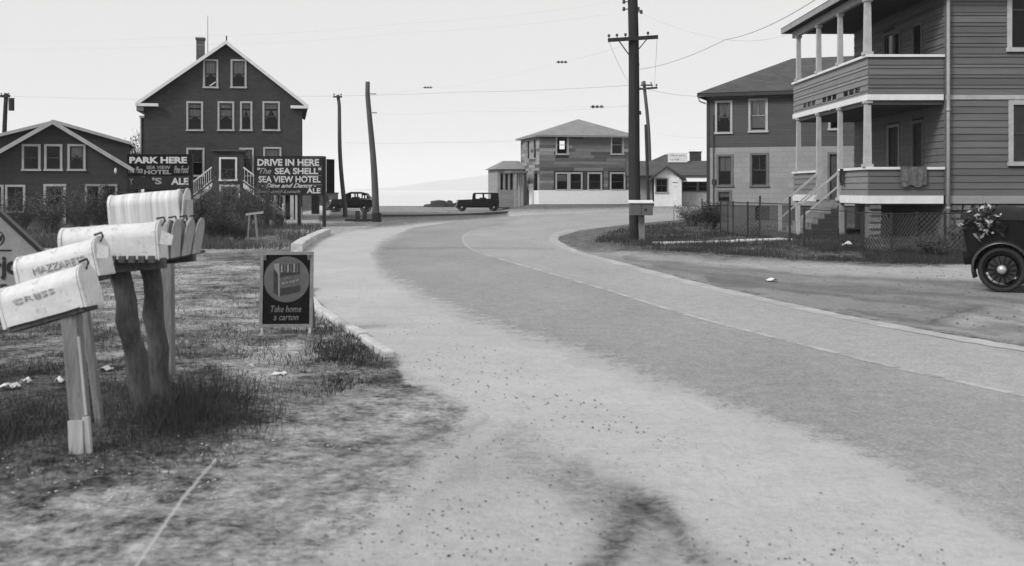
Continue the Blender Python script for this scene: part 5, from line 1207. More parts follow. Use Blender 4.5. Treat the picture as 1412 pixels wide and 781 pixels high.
# ------------------------------------------------------------------ fences and small roadside posts
def fence_run(label, pts, hgt, m, wires=2, mesh=False, group=None, name='wire_fence', tall=(), pr=.025, mesh_m=None):
    o0 = Vector((pts[0][0], pts[0][1], 0)); r = thing(name, label, 'fence', (o0.x, o0.y, 0)); q = [Vector((x, y, ground(x, y))) - o0 for x, y in pts]
    for i, p in enumerate(q): h = hgt + (.18 if i in tall else 0); MB().box(p.x - pr, p.x + pr, p.y - pr, p.y + pr, p.z - .2, p.z + h).build('fence_post', m, r)
    for a, c in zip(q[:-1], q[1:]):
        for k in range(wires):
            z = hgt - .04 - k * (hgt - .14) / max(1, wires - 1); MB().tube([a + Vector((0, 0, z)), c + Vector((0, 0, z))], .014 if k == 0 else .005, 5).build('fence_rail', m, r)
        if mesh:
            d_ = c - a; L = d_.length; u = d_ / L; sp = .13; b = MB(); z0, z1 = .08, hgt - .05; Hh = z1 - z0
            n = int((L + Hh) / sp)
            for i in range(n):
                for sg in (1, -1):
                    s0 = i * sp - (Hh if sg > 0 else 0); e0 = s0 + Hh * sg if sg > 0 else s0 - Hh
                    lo, hi = sorted((s0, e0)); lo2, hi2 = max(lo, 0), min(hi, L)
                    if hi2 - lo2 < .02: continue
                    za = z0 + ((lo2 - lo) if sg > 0 else (hi - lo2)); zb_ = z0 + ((hi2 - lo) if sg > 0 else (hi - hi2))
                    b.bar(a + u * lo2 + Vector((0, 0, za)), a + u * hi2 + Vector((0, 0, zb_)), .006)
            o = b.build('wire_mesh', mesh_m or M_IRON, r); o['kind'] = 'stuff'
    return r
M_MESHW = mat('dull_galvanised_wire', .16, .6, .3, 8)
g = lambda px, py: tuple(G(px, py))[:2]
fence_run('dark wire fence in front of the grey house', [g(994, 321.5), g(1004, 323), g(1011, 324.5), g(1031, 327.5), g(1048, 328), g(1089, 334)], 1.13, M_IRON, 3, True, tall=(4, 5), mesh_m=M_MESHW)
fence_run('chain link fence beside the porch steps', [g(1191, 347.5), g(1229, 352), g(1264, 350), g(1303, 350), g(1342, 350), g(1412, 350), g(1500, 350)], 1.05, M_IRON, 2, True, mesh_m=M_MESHW)
fence_run('short wire fence between the steps and the porch corner', [g(1109, 337), g(1166, 341), g(1188, 345.5)], 1.0, M_IRON, 2, False)
for lab, px, py0, py1, w_, m in (('thin stake behind the big pole', 929, 284, 303, .05, M_TRIM2), ('second thin stake near the bungalow', 941, 287, 304, .05, M_TRIM2), ('dark stake left of the grey house', 968, 273, 290, .07, M_SHG2)):
    p = G(px, py1 + 1); s_ = p.y / F; o = tag(MB().box(-w_ / 2, w_ / 2, -w_ / 2, w_ / 2, -.2, (py1 - py0) * s_).build('fence_stake', m), lab, 'stake'); o.location = (p.x, p.y, p.z)
p = G(925.5, 286); r = thing('roadside_notice', 'small white notice on a white post before the bungalow', 'sign', (p.x, 74, ground(p.x, 74))); s_ = 74 / F
zz = lambda py: H - (py - HY) * s_ - ground(p.x, 74)
MB().box(-.06, .06, 0, .08, -.2, zz(246)).build('notice_post', M_WHITE, r); MB().box(-.24, .24, -.04, -.002, zz(257), zz(245)).build('notice_board', M_WHITE, r); MB().box(-.18, .18, -.044, -.041, zz(252.6), zz(251.4)).build('worn_lettering', M_TRIMD, r)
MB().box(-.30, .32, -.3, .3, zz(283), zz(276)).build('post_base', M_WHITE, r)
# leaning stick table near the shrubs and little stands by the pole
p = G(355, 334); s_ = p.y / F; r = thing('leaning_rail', 'pale rail on a leaning stick among the shrubs', 'rail', (p.x, p.y, 0)); MB().bar((-16 * s_, 0, 38 * s_), (8 * s_, 0, 41 * s_), .05, .07).build('top_rail', M_TRIM2, r); MB().bar((.02, 0, -.1), (-3 * s_, 0, 38 * s_), .06).build('leg', M_POST, r); MB().bar((-14 * s_, .02, -.1), (-11 * s_, 0, 37 * s_), .05).build('leg', M_POST, r)
for lab, px, pyb, h_, w_ in (('left low dark bollard before the sedan', 493, 306, 15, .10), ('right low dark bollard before the sedan', 503, 306, 15, .10)):
    p = G(px, pyb); s_ = p.y / F; r = thing('low_post', lab, 'post', (p.x, p.y, p.z)); MB().box(-w_, w_, -w_, w_, -.2, h_ * s_).build('post_shaft', M_POLE, r); MB().box(-w_ * 1.7, w_ * 1.7, -w_ * 1.5, w_ * 1.5, -.05, .12).build('post_base', M_POLE, r)
MBx = G(498, 305); o = tag(MB().box(-.75, .75, -.25, .25, -.05, .12).build('flat_timber', M_POLE), 'dark timber lying at the foot of the low bollards', 'timber'); o.location = (MBx.x, MBx.y - .3, MBx.z)
p = G(432, 292); r = thing('fuel_pump', 'dark upright box beyond the hotel sign', 'cabinet', (P(435, 292, 74).x, 74, ground(0, 74))); s_ = 74 / F
MB().box(-.24, .24, -.2, .2, -.1, 30 * s_).build('cabinet_body', M_SHG2, r); MB().box(-.28, .28, -.24, .24, 30 * s_, 31.5 * s_).build('cabinet_top', M_SHG2, r)
# low sea wall along the beach edge
sw = bpy.data.objects.new('low_sea_wall', None); COL.objects.link(sw); tag(sw, 'low dark timber bulkhead along the beach car park', 'wall')
wp_ = [G(520, 299), G(580, 298.5), G(640, 297), G(700, 293.6)]
for a, c in zip(wp_[:-1], wp_[1:]):
    n = 4
    for i in range(n): A_, C_ = a.lerp(c, i / n), a.lerp(c, (i + .985) / n); MB().bar(A_ + Vector((0, 0, .03)), C_ + Vector((0, 0, .03)), .22, .16).build('timber_baulk', M_POLE2, sw)
# rocks at the beach edge
for i in range(16):
    px = random.uniform(592, 662); w_ = random.uniform(.4, 1.1); D = random.uniform(108, 116); b = MB(); n = 9
    ring = [(w_ * (.8 + .3 * random.random()) * math.cos(2 * math.pi * k / n), .5 * w_ * math.sin(2 * math.pi * k / n)) for k in range(n)]
    hgt = random.uniform(.25, .75) * (1 if 600 < px < 650 else .5)
    b.v = [(x, y, -.4) for x, y in ring] + [(x * .75 + random.uniform(-.1, .1), y * .75, hgt * random.uniform(.6, 1)) for x, y in ring] + [(0, 0, hgt * 1.05)]
    b.f = [(k, (k + 1) % n, n + (k + 1) % n, n + k) for k in range(n)] + [(n + k, n + (k + 1) % n, 2 * n) for k in range(n)]
    X = (px - CX) / F * D; o = tag(b.build('shore_rock', M_ROCK), 'dark rock in the heap at the beach edge left of the roadster', 'rock', 'rocks heaped at the beach edge'); o.location = (X, D, ground(X, D))

# ------------------------------------------------------------------ cars
def wheel(r, x, y, rad, side, spokes=True):
    wd = .13; n = 28; prof = [(rad * .80, -wd / 2), (rad * .93, -wd / 2), (rad, -wd * .28), (rad, wd * .28), (rad * .93, wd / 2), (rad * .80, wd / 2)]; b = MB(); k = len(prof)
    for i in range(n):
        a = 2 * math.pi * i / n
        for (q, t_) in prof: b.v.append((q * math.cos(a), t_, q * math.sin(a)))
    for i in range(n):
        for j in range(k): b.f.append((i * k + j, ((i + 1) % n) * k + j, ((i + 1) % n) * k + (j + 1) % k, i * k + (j + 1) % k))
    w_ = b.build('wheel', M_TYRE, r, smooth=True); w_.location = (x, y, rad)
    s_ = -1 if side < 0 else 1; b = MB(); n = 20
    ring = [(rad * .80 * math.cos(2 * math.pi * i / n), rad * .80 * math.sin(2 * math.pi * i / n)) for i in range(n)]; ri = [(a * .88, c * .88) for a, c in ring]
    for i in range(n): j = (i + 1) % n; b.prism([ring[i], ring[j], ri[j], ri[i]], -.045, .045)
    if spokes:
        for i in range(14):
            a = 2 * math.pi * i / 14; b.bar((.05 * math.cos(a), s_ * .04, .05 * math.sin(a)), (rad * .72 * math.cos(a), s_ * .02, rad * .72 * math.sin(a)), .012, .012)
    b.build('rim', M_CARP, w_)
    MB().tube([(0, -s_ * .05, 0), (0, s_ * .005, 0)], rad * .6, 20).build('brake_drum', M_IRON, w_)
    b = MB(); b.tube([(0, 0, 0), (0, s_ * .055, 0), (0, s_ * .085, 0), (0, s_ * .10, 0)], [.075, .075, .06, .02], 14); b.build('hub_cap', M_NICK, w_, smooth=True)
def fender(r, x, y, rad, a0, a1, wd, tail=None, m=None):
    """curved mudguard over a wheel, from angle a0 to a1 (degrees, 90 is straight up); tail adds a sweep to the running board"""
    n = 14; pts = [(x + rad * math.cos(R(a0 + (a1 - a0) * i / n)), .36 + rad * math.sin(R(a0 + (a1 - a0) * i / n))) for i in range(n + 1)]
    if tail: pts += tail
    b = MB(); th = .02; k = 5
    for i, (px, pz) in enumerate(pts):
        q = pts[min(i + 1, len(pts) - 1)]; p_ = pts[max(i - 1, 0)]; tx, tz = q[0] - p_[0], q[1] - p_[1]; L_ = math.hypot(tx, tz); nx, nz_ = -tz / L_, tx / L_
        if nz_ < 0 and abs(a1 - a0) and i > 0 and False: nx, nz_ = -nx, -nz_
        for j in range(k):
            t_ = j / (k - 1) * 2 - 1; dr = -.045 * t_ * t_; s2 = 1 if a1 < a0 else -1
            b.v.append((px + nx * dr * s2, y + t_ * wd / 2, pz + nz_ * dr * s2))
    for i in range(len(pts) - 1):
        for j in range(k - 1): b.f.append((i * k + j, (i + 1) * k + j, (i + 1) * k + j + 1, i * k + j + 1))
    o = b.build('fender', m or M_CARP, r, smooth=True); md = o.modifiers.new('th', 'SOLIDIFY'); md.thickness = .018
def sedan(label, px, py, D, heading, scale=1., rounded=False, group='cars parked by the beach', name='parked_car'):
    X = (px - CX) / F * D; r = thing(name, label, 'car', (X, D, ground(X, D)), heading, group); r.scale = (scale,) * 3
    hw = .62; top = 1.74 if not rounded else 1.68
    # body sides below the windows, tail and bonnet; origin midway between the wheels, x forward
    if rounded: low = [(-1.95, .5), (-1.95, .8), (-1.75, 1.08), (.62, 1.12), (1.75, 1.02), (1.85, .92), (1.85, .5)]
    else: low = [(-1.62, .5), (-1.66, .8), (-1.62, 1.12), (.55, 1.14), (1.72, 1.06), (1.74, .55), (1.6, .5)]
    bevel(MB().prism([p for p in low if p[0] < .63] + [(.62, .5)], -hw, hw).build('body', M_CARP, r), .04, 3)
    zb = 1.12; x0, x1 = (-1.62, .52) if not rounded else (-1.7, .50)
    MB().hexa([(.6, -hw + .02, .5), (1.76, -.33, .5), (1.76, .33, .5), (.6, hw - .02, .5)], [(.6, -hw + .1, 1.12), (1.76, -.28, 1.06), (1.76, .28, 1.06), (.6, hw - .1, 1.12)]).build('bonnet', M_CARP, r)
    if rounded: tp = [(x0, zb + .02), (x0 + .35, top - .14), (x0 + .9, top - .02), (x1 - .45, top - .02), (x1 - .12, top - .14), (x1, zb + .02)]; ws = [(x0 + .30, x0 + .64), (x0 + .74, x0 + 1.24), (x0 + 1.36, x0 + 1.86)]
    else: tp = [(x0, zb), (x0 + .02, top - .12), (x0 + .14, top - .05), (x1 - .16, top - .05), (x1 - .08, top - .1), (x1, zb)]; ws = [(x0 + .60, x0 + 1.18), (x0 + 1.28, x0 + 1.88)]
    for sy in (-hw + .03, hw - .07):
        hs = [(a, c, 1.18, min(np.interp(a, [p[0] for p in tp], [p[1] for p in tp]), np.interp(c, [p[0] for p in tp], [p[1] for p in tp])) - .07) for a, c in ws]
        wall(r, 'cabin_side', M_CARP, x0, x1, zb - .01, [(p[0] + (.001 if i in (1,) else 0), p[1]) for i, p in enumerate(tp)], hs, y0=sy, th=.04)
    rf = [(a, b_ + .015) for a, b_ in tp[1:-1]]; b = MB(); k = 7
    for a, z_ in rf:
        for j in range(k): t_ = j / (k - 1) * 2 - 1; b.v.append((a, t_ * (hw - .0), z_ + .045 - .05 * t_ * t_))
    for i in range(len(rf) - 1):
        for j in range(k - 1): b.f.append((i * k + j, (i + 1) * k + j, (i + 1) * k + j + 1, i * k + j + 1))
    o = b.build('roof', M_CARP, r, smooth=True); md = o.modifiers.new('th', 'SOLIDIFY'); md.thickness = .03
    b = MB(); (ra, rz) = tp[1]; b.hexa([(x0, -hw + .03, zb), (x0 + .04, -hw + .03, zb), (x0 + .04, hw - .03, zb), (x0, hw - .03, zb)], [(ra, -hw + .03, rz), (ra + .04, -hw + .03, rz), (ra + .04, hw - .03, rz), (ra, hw - .03, rz)]); b.build('rear_panel', M_CARP, r)
    MB().bar((x1 - .03, -hw + .03, zb), (tp[-2][0], -hw + .03, tp[-2][1]), .05).bar((x1 - .03, hw - .03, zb), (tp[-2][0], hw - .03, tp[-2][1]), .05).bar((tp[-2][0], -hw, tp[-2][1] - .02), (tp[-2][0], hw, tp[-2][1] - .02), .06).build('windscreen_frame', M_CARP, r)
    MB().add([(x1 - .03, -hw + .05, zb), (x1 - .03, hw - .05, zb), (tp[-2][0], hw - .05, tp[-2][1]), (tp[-2][0], -hw + .05, tp[-2][1])], [(0, 1, 2, 3)]).build('windscreen', M_GLASS, r)
    for x, wx in ((-1.22, 0), (1.38, 1)):
        for sy in (-.66, .66): wheel(r, x, sy, .36, sy)
    for sy in (-.68, .68):
        fender(r, -1.22, sy, .44, 175, 25, .24, [(-.72, .40)]); fender(r, 1.38, sy, .44, -8, 130, .24, [(.95, .62), (.72, .40)])
        MB().box(-.80, .80, sy - .12, sy + .12, .34, .38).build('running_board', M_CARP, r)
        MB().tube([(1.66, sy * .55, .92), (1.76, sy * .55, .92), (1.80, sy * .55, .92)], [.05, .10, .09], 12).build('headlight', M_NICK, r)
    MB().box(1.765, 1.80, -.28, .28, .5, 1.07).build('radiator_grille', M_NICK, r); MB().box(1.93, 1.97, -.66, .66, .46, .52).box(1.76, 1.93, -.3, -.26, .46, .5).box(1.76, 1.93, .26, .3, .46, .5).build('front_bumper', M_NICK, r)
    MB().box(-1.55, 1.7, -.38, .38, .34, .5).build('chassis', M_CARP, r)
    MB().box(-.6, -.1, -.5, .5, .9, 1.28).build('seat', M_CLOTH, r)
    return r
sc_ = sedan('black upright old sedan parked by the beach left of the unfinished house', 660, 291, 89, R(180 + 4), .90); sc_.scale = (1.0, .9, .86)
sedan('black rounded old sedan parked behind the slim leaning pole', 485, 293, 86, R(180 - 3), .92, rounded=True)
sedan('dark old car mostly hidden beside the unfinished house porch', 704, 283, 96, R(180 - 50), .92)

def touring_car():
    th = R(-31); e = Vector((math.cos(th), math.sin(th), 0)); n_ = Vector((-math.sin(th), math.cos(th), 0)); wc = P(1382, 403, 17.0); wc.z = 0
    o = wc - e * .0 + n_ * .70; gz0 = ground(o.x, o.y); r = thing('touring_car', 'black open old car with folded top at the right edge', 'car', (o.x, o.y, gz0), th)
    hw = .64; body = [(-.47, .50), (-.56, .78), (-.60, 1.02), (-.56, 1.16), (.9, 1.20), (1.95, 1.16), (1.95, .50)]
    ob = MB().prism(body, -hw, hw).build('body', M_CARP, r); bevel(ob, .05, 4)
    MB().hexa([(1.96, -hw + .02, .5), (3.1, -.34, .5), (3.1, .34, .5), (1.96, hw - .02, .5)], [(1.96, -hw + .12, 1.18), (3.1, -.28, 1.08), (3.1, .28, 1.08), (1.96, hw - .12, 1.18)]).build('bonnet', M_CARP, r)
    # door seams and beading on the near side
    for x in (.42, 1.05, 1.12, 1.72): MB().box(x, x + .012, -hw - .004, -hw, .56, 1.14).build('door_seam', M_CARF, r)
    MB().box(-.50, 1.95, -hw - .008, -hw, 1.12, 1.135).build('body_bead', M_CARF, r)
    MB().tube([(.95, -hw - .03, 1.0), (1.03, -hw - .03, 1.0)], .012, 6).build('door_handle', M_NICK, r)
    # folded cloth hood lying over the rear deck
    b = MB(); n = 14; k = 13; L = 1.25
    for i in range(n):
        t_ = i / (n - 1); x = -.62 + L * t_
        for j in range(k):
            a = math.pi * j / (k - 1); y = -math.cos(a) * (hw + .03); z = 1.13 + math.sin(a) ** .45 * (.21 + .02 * math.sin(t_ * 17)) * (math.sin(math.pi * min(max(t_, .02), .98)) ** .25)
            b.v.append((x, y, z))
    for i in range(n - 1):
        for j in range(k - 1): b.f.append((i * k + j, (i + 1) * k + j, (i + 1) * k + j + 1, i * k + j + 1))
    b.build('folded_hood', M_CLOTH, r, smooth=True)
    MB().box(.62, 1.9, -hw + .02, hw - .02, 1.19, 1.34).build('seat_back', M_CLOTH, r)
    for x in (-.0, 2.62):
        for sy in (-.70, .70): wheel(r, x, sy, .355, sy)
    for sy in (-.71, .71):
        fender(r, 0, sy, .455, 200, 18, .26, [(.56, .42)], M_CARF); fender(r, 2.62, sy, .455, -10, 125, .26, [(2.18, .6), (1.95, .42)], M_CARF)
        MB().box(.52, 1.98, sy - .13, sy + .13, .35, .39).build('running_board', M_CARF, r); MB().box(.52, 1.98, sy - .135, sy - .131, .345, .395).build('board_edge', M_NICK, r)
        MB().tube([(2.95, sy * .6, .95), (3.08, sy * .6, .95), (3.12, sy * .6, .95)], [.06, .12, .11], 14).build('headlight', M_NICK, r)
    MB().box(3.105, 3.14, -.29, .29, .5, 1.1).build('radiator_grille', M_NICK, r); MB().box(3.3, 3.34, -.7, .7, .46, .53).build('front_bumper', M_NICK, r)
    MB().box(-.45, 3.0, -.4, .4, .33, .5).build('chassis', M_CARP, r)
    MB().box(2.0, 2.03, -.58, .58, 1.18, 1.58).build('windscreen_frame', M_CARP, r)
    MB().tube([(-.50, .0, .7), (-.64, .0, .7)], .33, 20).build('spare_wheel', M_TYRE, r)
    MB().box(-.60, -.54, -.55, -.49, .62, .68).build('tail_lamp', M_IRON, r)
    # leafy branches tied behind
    q = P(1357, 308, 17.25); lb = MB(); fb = MB(); rd = random.Random(5)
    for i in range(420):
        c = q + Vector((rd.gauss(0, .125), rd.gauss(0, .14), rd.gauss(0, .12)))
        if abs(c.z - q.z) > .27: continue
        s_ = rd.uniform(.03, .075); a = Vector((rd.uniform(-1, 1), rd.uniform(-1, 1), rd.uniform(-.8, 1))).normalized(); bb = a.orthogonal().normalized(); bb = Matrix.Rotation(rd.uniform(0, 6), 3, a) @ bb
        (fb if rd.random() < .27 else lb).add([c, c + a * s_ + bb * s_ * .45, c + a * s_ * 2, c + a * s_ - bb * s_ * .45], [(0, 1, 2, 3)])
    lv = thing('branch_bundle', 'bunch of leafy branches and pale blossoms tied on the back of the open car', 'plant', tuple(q)); M_ = Matrix.Translation(-q)
    for b_, nm, mm in ((lb, 'leaves', mat('dark_glossy_leaf', .03, .5, .5, 20, bump=0)), (fb, 'blossoms', M_FLOWER)):
        me = b_.mesh(nm, mm); me.transform(M_); o2 = put(nm, me, lv); o2['kind'] = 'stuff'
    sb = MB()
    for i in range(16): t_ = Vector((rd.gauss(0, .16), rd.gauss(0, .12), rd.gauss(.05, .16))); sb.tube([(.14, .0, -.22), tuple(t_ * .5), tuple(t_ * 1.25)], [.008, .006, .003], 5, False)
    sb.build('stems', M_TWIG, lv)['kind'] = 'stuff'
touring_car()

# things hung on the porch rails
q = Vector((PHX - 2.32, PHY, 0))
yl = 2.16; b = MB(); n = 8
for i in range(n):
    y = yl + .30 * i / (n - 1); d_ = .02 * math.sin(i * 2.2); L_ = .48 + .08 * math.sin(i * 1.3)
    b.v += [(-.13 + d_, y, 2.28), (-.15 + d_, y + .02, 2.28 - L_ * .5), (-.14 + d_, y, 2.28 - L_), (.09, y, 2.285)]
for i in range(n - 1):
    k = 4 * i
    for a, c in ((3, 0), (0, 1), (1, 2)): b.f.append((k + a, k + 4 + a, k + 4 + c, k + c))
o = tag(b.build('hung_garment', M_CLOTH), 'dark garment hung over the side porch rail near the steps', 'garment'); o.location = q; o.modifiers.new('t', 'SOLIDIFY').thickness = .012
b = MB(); n = 12; x0, x1 = PU(1240) - 0, PU(1276)
for i in range(n + 1):
    x = x0 + (x1 - x0) * i / n; d_ = .012 * math.sin(i * 1.7); b.v += [(x, .12, 2.30), (x, -.115 + d_, 2.30), (x, -.125 + d_, 2.0), (x, -.12 + d_, PZ(257 + 2 * math.sin(i)))]
for i in range(n):
    for j in range(3): b.f.append((4 * i + j, 4 * i + j + 1, 4 * i + 5 + j, 4 * i + 4 + j))
o = tag(b.build('hung_rug', mat('faded_rug', .12, .95, .7, 9, fine=24)), 'faded rug draped over the front porch rail', 'rug'); o.location = (PHX, PHY, 0); o.modifiers.new('t', 'SOLIDIFY').thickness = .012

# ------------------------------------------------------------------ shrubs and weeds
def shrub_proto(seed, leafy=1.0, stems=46):
    rd = random.Random(seed); sb = MB(); lb = MB()
    for i in range(stems):
        a = rd.uniform(0, 6.28); sp = rd.uniform(.1, .75); h = rd.uniform(.45, 1.0) * (1.05 - .3 * sp); p = Vector((.12 * math.cos(a), .12 * math.sin(a), -.05)); pts = [p]; n = 5
        for j in range(1, n + 1):
            t_ = j / n; pts.append(Vector((math.cos(a) * (.1 + sp * .62 * t_ ** 1.2) + rd.gauss(0, .025), math.sin(a) * (.1 + sp * .62 * t_ ** 1.2) + rd.gauss(0, .025), h * t_ ** .85)))
        sb.tube(pts, [.011, .009, .007, .006, .004, .003], 3, False)
        for j in range(2, n + 1):
            for k in range(3):
                d_ = Vector((rd.gauss(0, 1), rd.gauss(0, 1), rd.uniform(.2, 1.6))).normalized() * rd.uniform(.08, .22); sb.tube([pts[j], pts[j] + d_], [.004, .002], 3, False)
                for q in range(int(7 * leafy * rd.uniform(.3, 1.5))):
                    c = pts[j] + d_ * rd.uniform(.1, 1.2) + Vector((rd.gauss(0, .035), rd.gauss(0, .035), rd.gauss(0, .03))); u = Vector((rd.gauss(0, 1), rd.gauss(0, 1), rd.gauss(.3, 1))).normalized() * rd.uniform(.015, .034); w_ = u.orthogonal().normalized() * u.length * .5
                    lb.add([c, c + u + w_, c + u * 2, c + u - w_], [(0, 1, 2, 3)])
    return sb.mesh('stems', M_TWIG), lb.mesh('foliage', M_LEAF)
protos = [shrub_proto(11, .45, 40), shrub_proto(23, .18, 52), shrub_proto(37, .85)]
def shrub(px, py, h, wd, k, label, group, y=None):
    p = G(px, py); r = thing('shrub', label, 'shrub', (p.x, p.y, p.z), random.uniform(0, 6), group); r.scale = (wd, wd, h)
    a = put('stems', protos[k][0], r); c = put('foliage', protos[k][1], r); a['kind'] = c['kind'] = 'stuff'; return r
GL = 'scrubby bushes in front of the dark houses'
for (px, py, h, wd, k, lab) in [(-12, 326, 1.5, 1.5, 0, 'scrubby bush at the far left under the gabled house windows'), (28, 318, 1.5, 1.6, 1, 'bare twiggy bush left of the gabled house door'), (70, 322, 1.6, 1.7, 0, 'dense bush before the gabled house door'),
     (112, 318, 1.9, 1.8, 1, 'tall thin bush right of the gabled house door'), (150, 326, 1.7, 1.6, 2, 'bush just behind the streaked mailbox'), (190, 330, 1.2, 1.3, 0, 'bush under the park sign'), (268, 328, 1.6, 1.25, 2, 'dense dark bush right of the mailboxes'),
     (292, 318, 1.9, 1.5, 1, 'twiggy bush below the left hotel stairs'), (318, 314, 2.2, 1.7, 0, 'tall bush in front of the hotel lower door'), (338, 316, 2.0, 1.4, 1, 'twiggy bush right of the hotel lower door'), (300, 334, 1.0, 1.3, 2, 'low dark bush nearest the lawn'),
     (362, 317, 1.9, 1.3, 0, 'bush under the left post of the drive in sign'), (384, 314, 1.2, 1.1, 1, 'low thin bush under the middle of the drive in sign'), (330, 332, .8, 1.2, 0, 'low spreading bush beside the leaning stick')]:
    shrub(px, py, h, wd, k, lab, GL)
GR = 'weeds along the right hand fences'
for (px, py, h, wd, k, lab) in [(955, 312, .9, 1.5, 0, 'low weedy bush left of the grey house corner'), (978, 316, 1.0, 1.6, 2, 'dark weedy bush at the grey house corner'), (1285, 356, .55, .9, 2, 'dark clump of weeds before the chain link fence'), (1325, 348, .9, 1.0, 0, 'weeds beside the foot of the corner pipe'), (1247, 351, .35, .7, 1, 'small clump of weeds at a fence post')]:
    shrub(px, py, h, wd, k, lab, GR)
r = thing('dark_tree', 'small dark leafy tree between the two dark houses', 'tree', (P(186, 300, 70).x, 70, 0), .4); r.scale = (1.7, 1.7, 4.9)
MB().tube([(0, 0, -.1), (.02, 0, .5), (.0, .03, .85)], [.07, .05, .03], 8).build('trunk', M_TWIG, r); put('crown', protos[2][1], r); put('crown_twigs', protos[2][0], r)['kind'] = 'stuff'

# ------------------------------------------------------------------ grass, clods and pebbles
def inside(poly, x, y):
    ins = np.zeros(x.shape, bool); n = len(poly)
    for i in range(n):
        x0, y0 = poly[i]; x1, y1 = poly[(i + 1) % n]; ins ^= ((y0 > y) != (y1 > y)) & (x < (x1 - x0) * (y - y0) / (y1 - y0 + 1e-12) + x0)
    return ins
def gxy(px, py):
    D = H * F / (py - HY)
    for _ in range(14): D = .5 * D + .5 * (H - gz((px - CX) / F * D, D)) * F / (py - HY)
    return (px - CX) / F * D, D
def scatter(poly, n, clump=0., cs=1.5):
    xs = [p[0] for p in poly]; ys = [p[1] for p in poly]; X, Y = [], []; tot = 0
    while tot < n:
        a = rng.uniform(min(xs), max(xs), n); c = rng.uniform(min(ys), max(ys), n); k = inside(poly, a, c); x, y = gxy(a[k], c[k])
        if clump: q = fbm(x * cs + 3, y * cs * .8 + 8, 3) > .5 + (rng.random(len(x)) - .5) * .3 / clump; x, y = x[q], y[q]
        X.append(x); Y.append(y); tot += len(x)
    return np.concatenate(X)[:n], np.concatenate(Y)[:n]
def grass(name, label, poly, n, h0, h1, w0, m, clump=1., cs=1.5, lean=.5):
    x, y = scatter(poly, n, clump, cs); jt = .24 if name == 'tall_grass' else .05; x = x + rng.normal(0, jt, n); y = y + rng.normal(0, jt * 1.2, n); z = gz(x, y) - .01; h = rng.uniform(h0, h1, n) * (.55 + .9 * fbm(x * cs * .7, y * cs * .7, 3)); a = rng.uniform(0, 6.283, n); wd = w0 * rng.uniform(.6, 1.4, n) * (1 + y / 40)
    dx, dy = np.cos(a), np.sin(a); la = rng.uniform(0, 6.283, n); ln = rng.uniform(0, lean, n) * h; lx, ly = np.cos(la) * ln, np.sin(la) * ln
    V = np.zeros((n, 5, 3), np.float32)
    V[:, 0] = np.stack([x - dx * wd, y - dy * wd, z], -1); V[:, 1] = np.stack([x + dx * wd, y + dy * wd, z], -1)
    V[:, 2] = np.stack([x + dx * wd * .7 + lx * .35, y + dy * wd * .7 + ly * .35, z + h * .55], -1); V[:, 3] = np.stack([x - dx * wd * .7 + lx * .35, y - dy * wd * .7 + ly * .35, z + h * .55], -1)
    V[:, 4] = np.stack([x + lx, y + ly, z + h * .97], -1)
    me = bpy.data.meshes.new(name); me.vertices.add(n * 5); me.vertices.foreach_set('co', V.ravel())
    b0 = np.arange(n) * 5; q = np.concatenate([np.stack([b0, b0 + 1, b0 + 2, b0 + 3], -1), ], 0); t_ = np.stack([b0 + 3, b0 + 2, b0 + 4], -1)
    loops = np.concatenate([q.ravel(), t_.ravel()]).astype(np.int32); me.loops.add(len(loops)); me.loops.foreach_set('vertex_index', loops)
    me.polygons.add(2 * n); me.polygons.foreach_set('loop_start', np.concatenate([np.arange(n) * 4, 4 * n + np.arange(n) * 3]).astype(np.int32)); me.update(calc_edges=True)
    me.materials.append(m); o = put(name, me, kind='stuff'); o['label'] = label; return o
grass('tall_grass', 'tall dark grass tangled round the mailbox posts', [(-40, 640), (-40, 560), (60, 520), (130, 520), (180, 540), (285, 530), (300, 560), (290, 600), (240, 625), (150, 632), (128, 600), (90, 600), (70, 640)], 9000, .02, .12, .0016, M_GRASSM, .6, 3.6, 1.5)
grass('tall_grass', 'dark grass tuft right of the log posts', [(215, 560), (230, 535), (290, 540), (300, 570), (285, 600), (225, 610)], 2600, .05, .20, .0018, M_GRASSM, .4, 3, .9)
grass('short_grass', 'patchy short grass on the left lawn', [(-60, 349), (400, 349), (415, 420), (520, 490), (540, 520), (420, 560), (300, 600), (-60, 640)], 36000, .010, .04, .0022, M_GRASS, 2.2, 2.6, 1.1)
grass('short_grass', 'small dark clumps of turf dotted over the left lawn', [(-60, 355), (400, 352), (415, 420), (520, 490), (540, 520), (420, 560), (300, 600), (-60, 640)], 16000, .015, .07, .0022, M_GRASSD, 4.0, 3.6, .9)
grass('field_grass', 'rough grass of the field before the houses', [(-60, 308), (400, 310), (440, 312), (448, 323), (420, 338), (405, 345), (-60, 342)], 32000, .05, .28, .004, M_GRASS, .6, .5, .5)
grass('bank_grass', 'dark grass on the bank before the right houses', [(835, 322), (868, 313), (960, 306), (1010, 306), (1090, 316), (1300, 320), (1420, 320), (1420, 366), (1340, 366), (1200, 364), (1050, 355), (900, 345), (815, 338)], 52000, .03, .17, .003, M_GRASSD, .8, .7, .6)
grass('bank_grass', 'weedy grass along the chain link fence', [(1180, 345), (1420, 343), (1420, 366), (1200, 362)], 9000, .05, .20, .003, M_GRASSD, 1.0, 1.2, .6)
grass('verge_grass', 'sparse grass clumps on the kerb side', [(432, 425), (445, 432), (500, 470), (530, 495), (500, 510), (430, 500)], 2200, .02, .09, .003, M_GRASSD, .9, 3, .7)
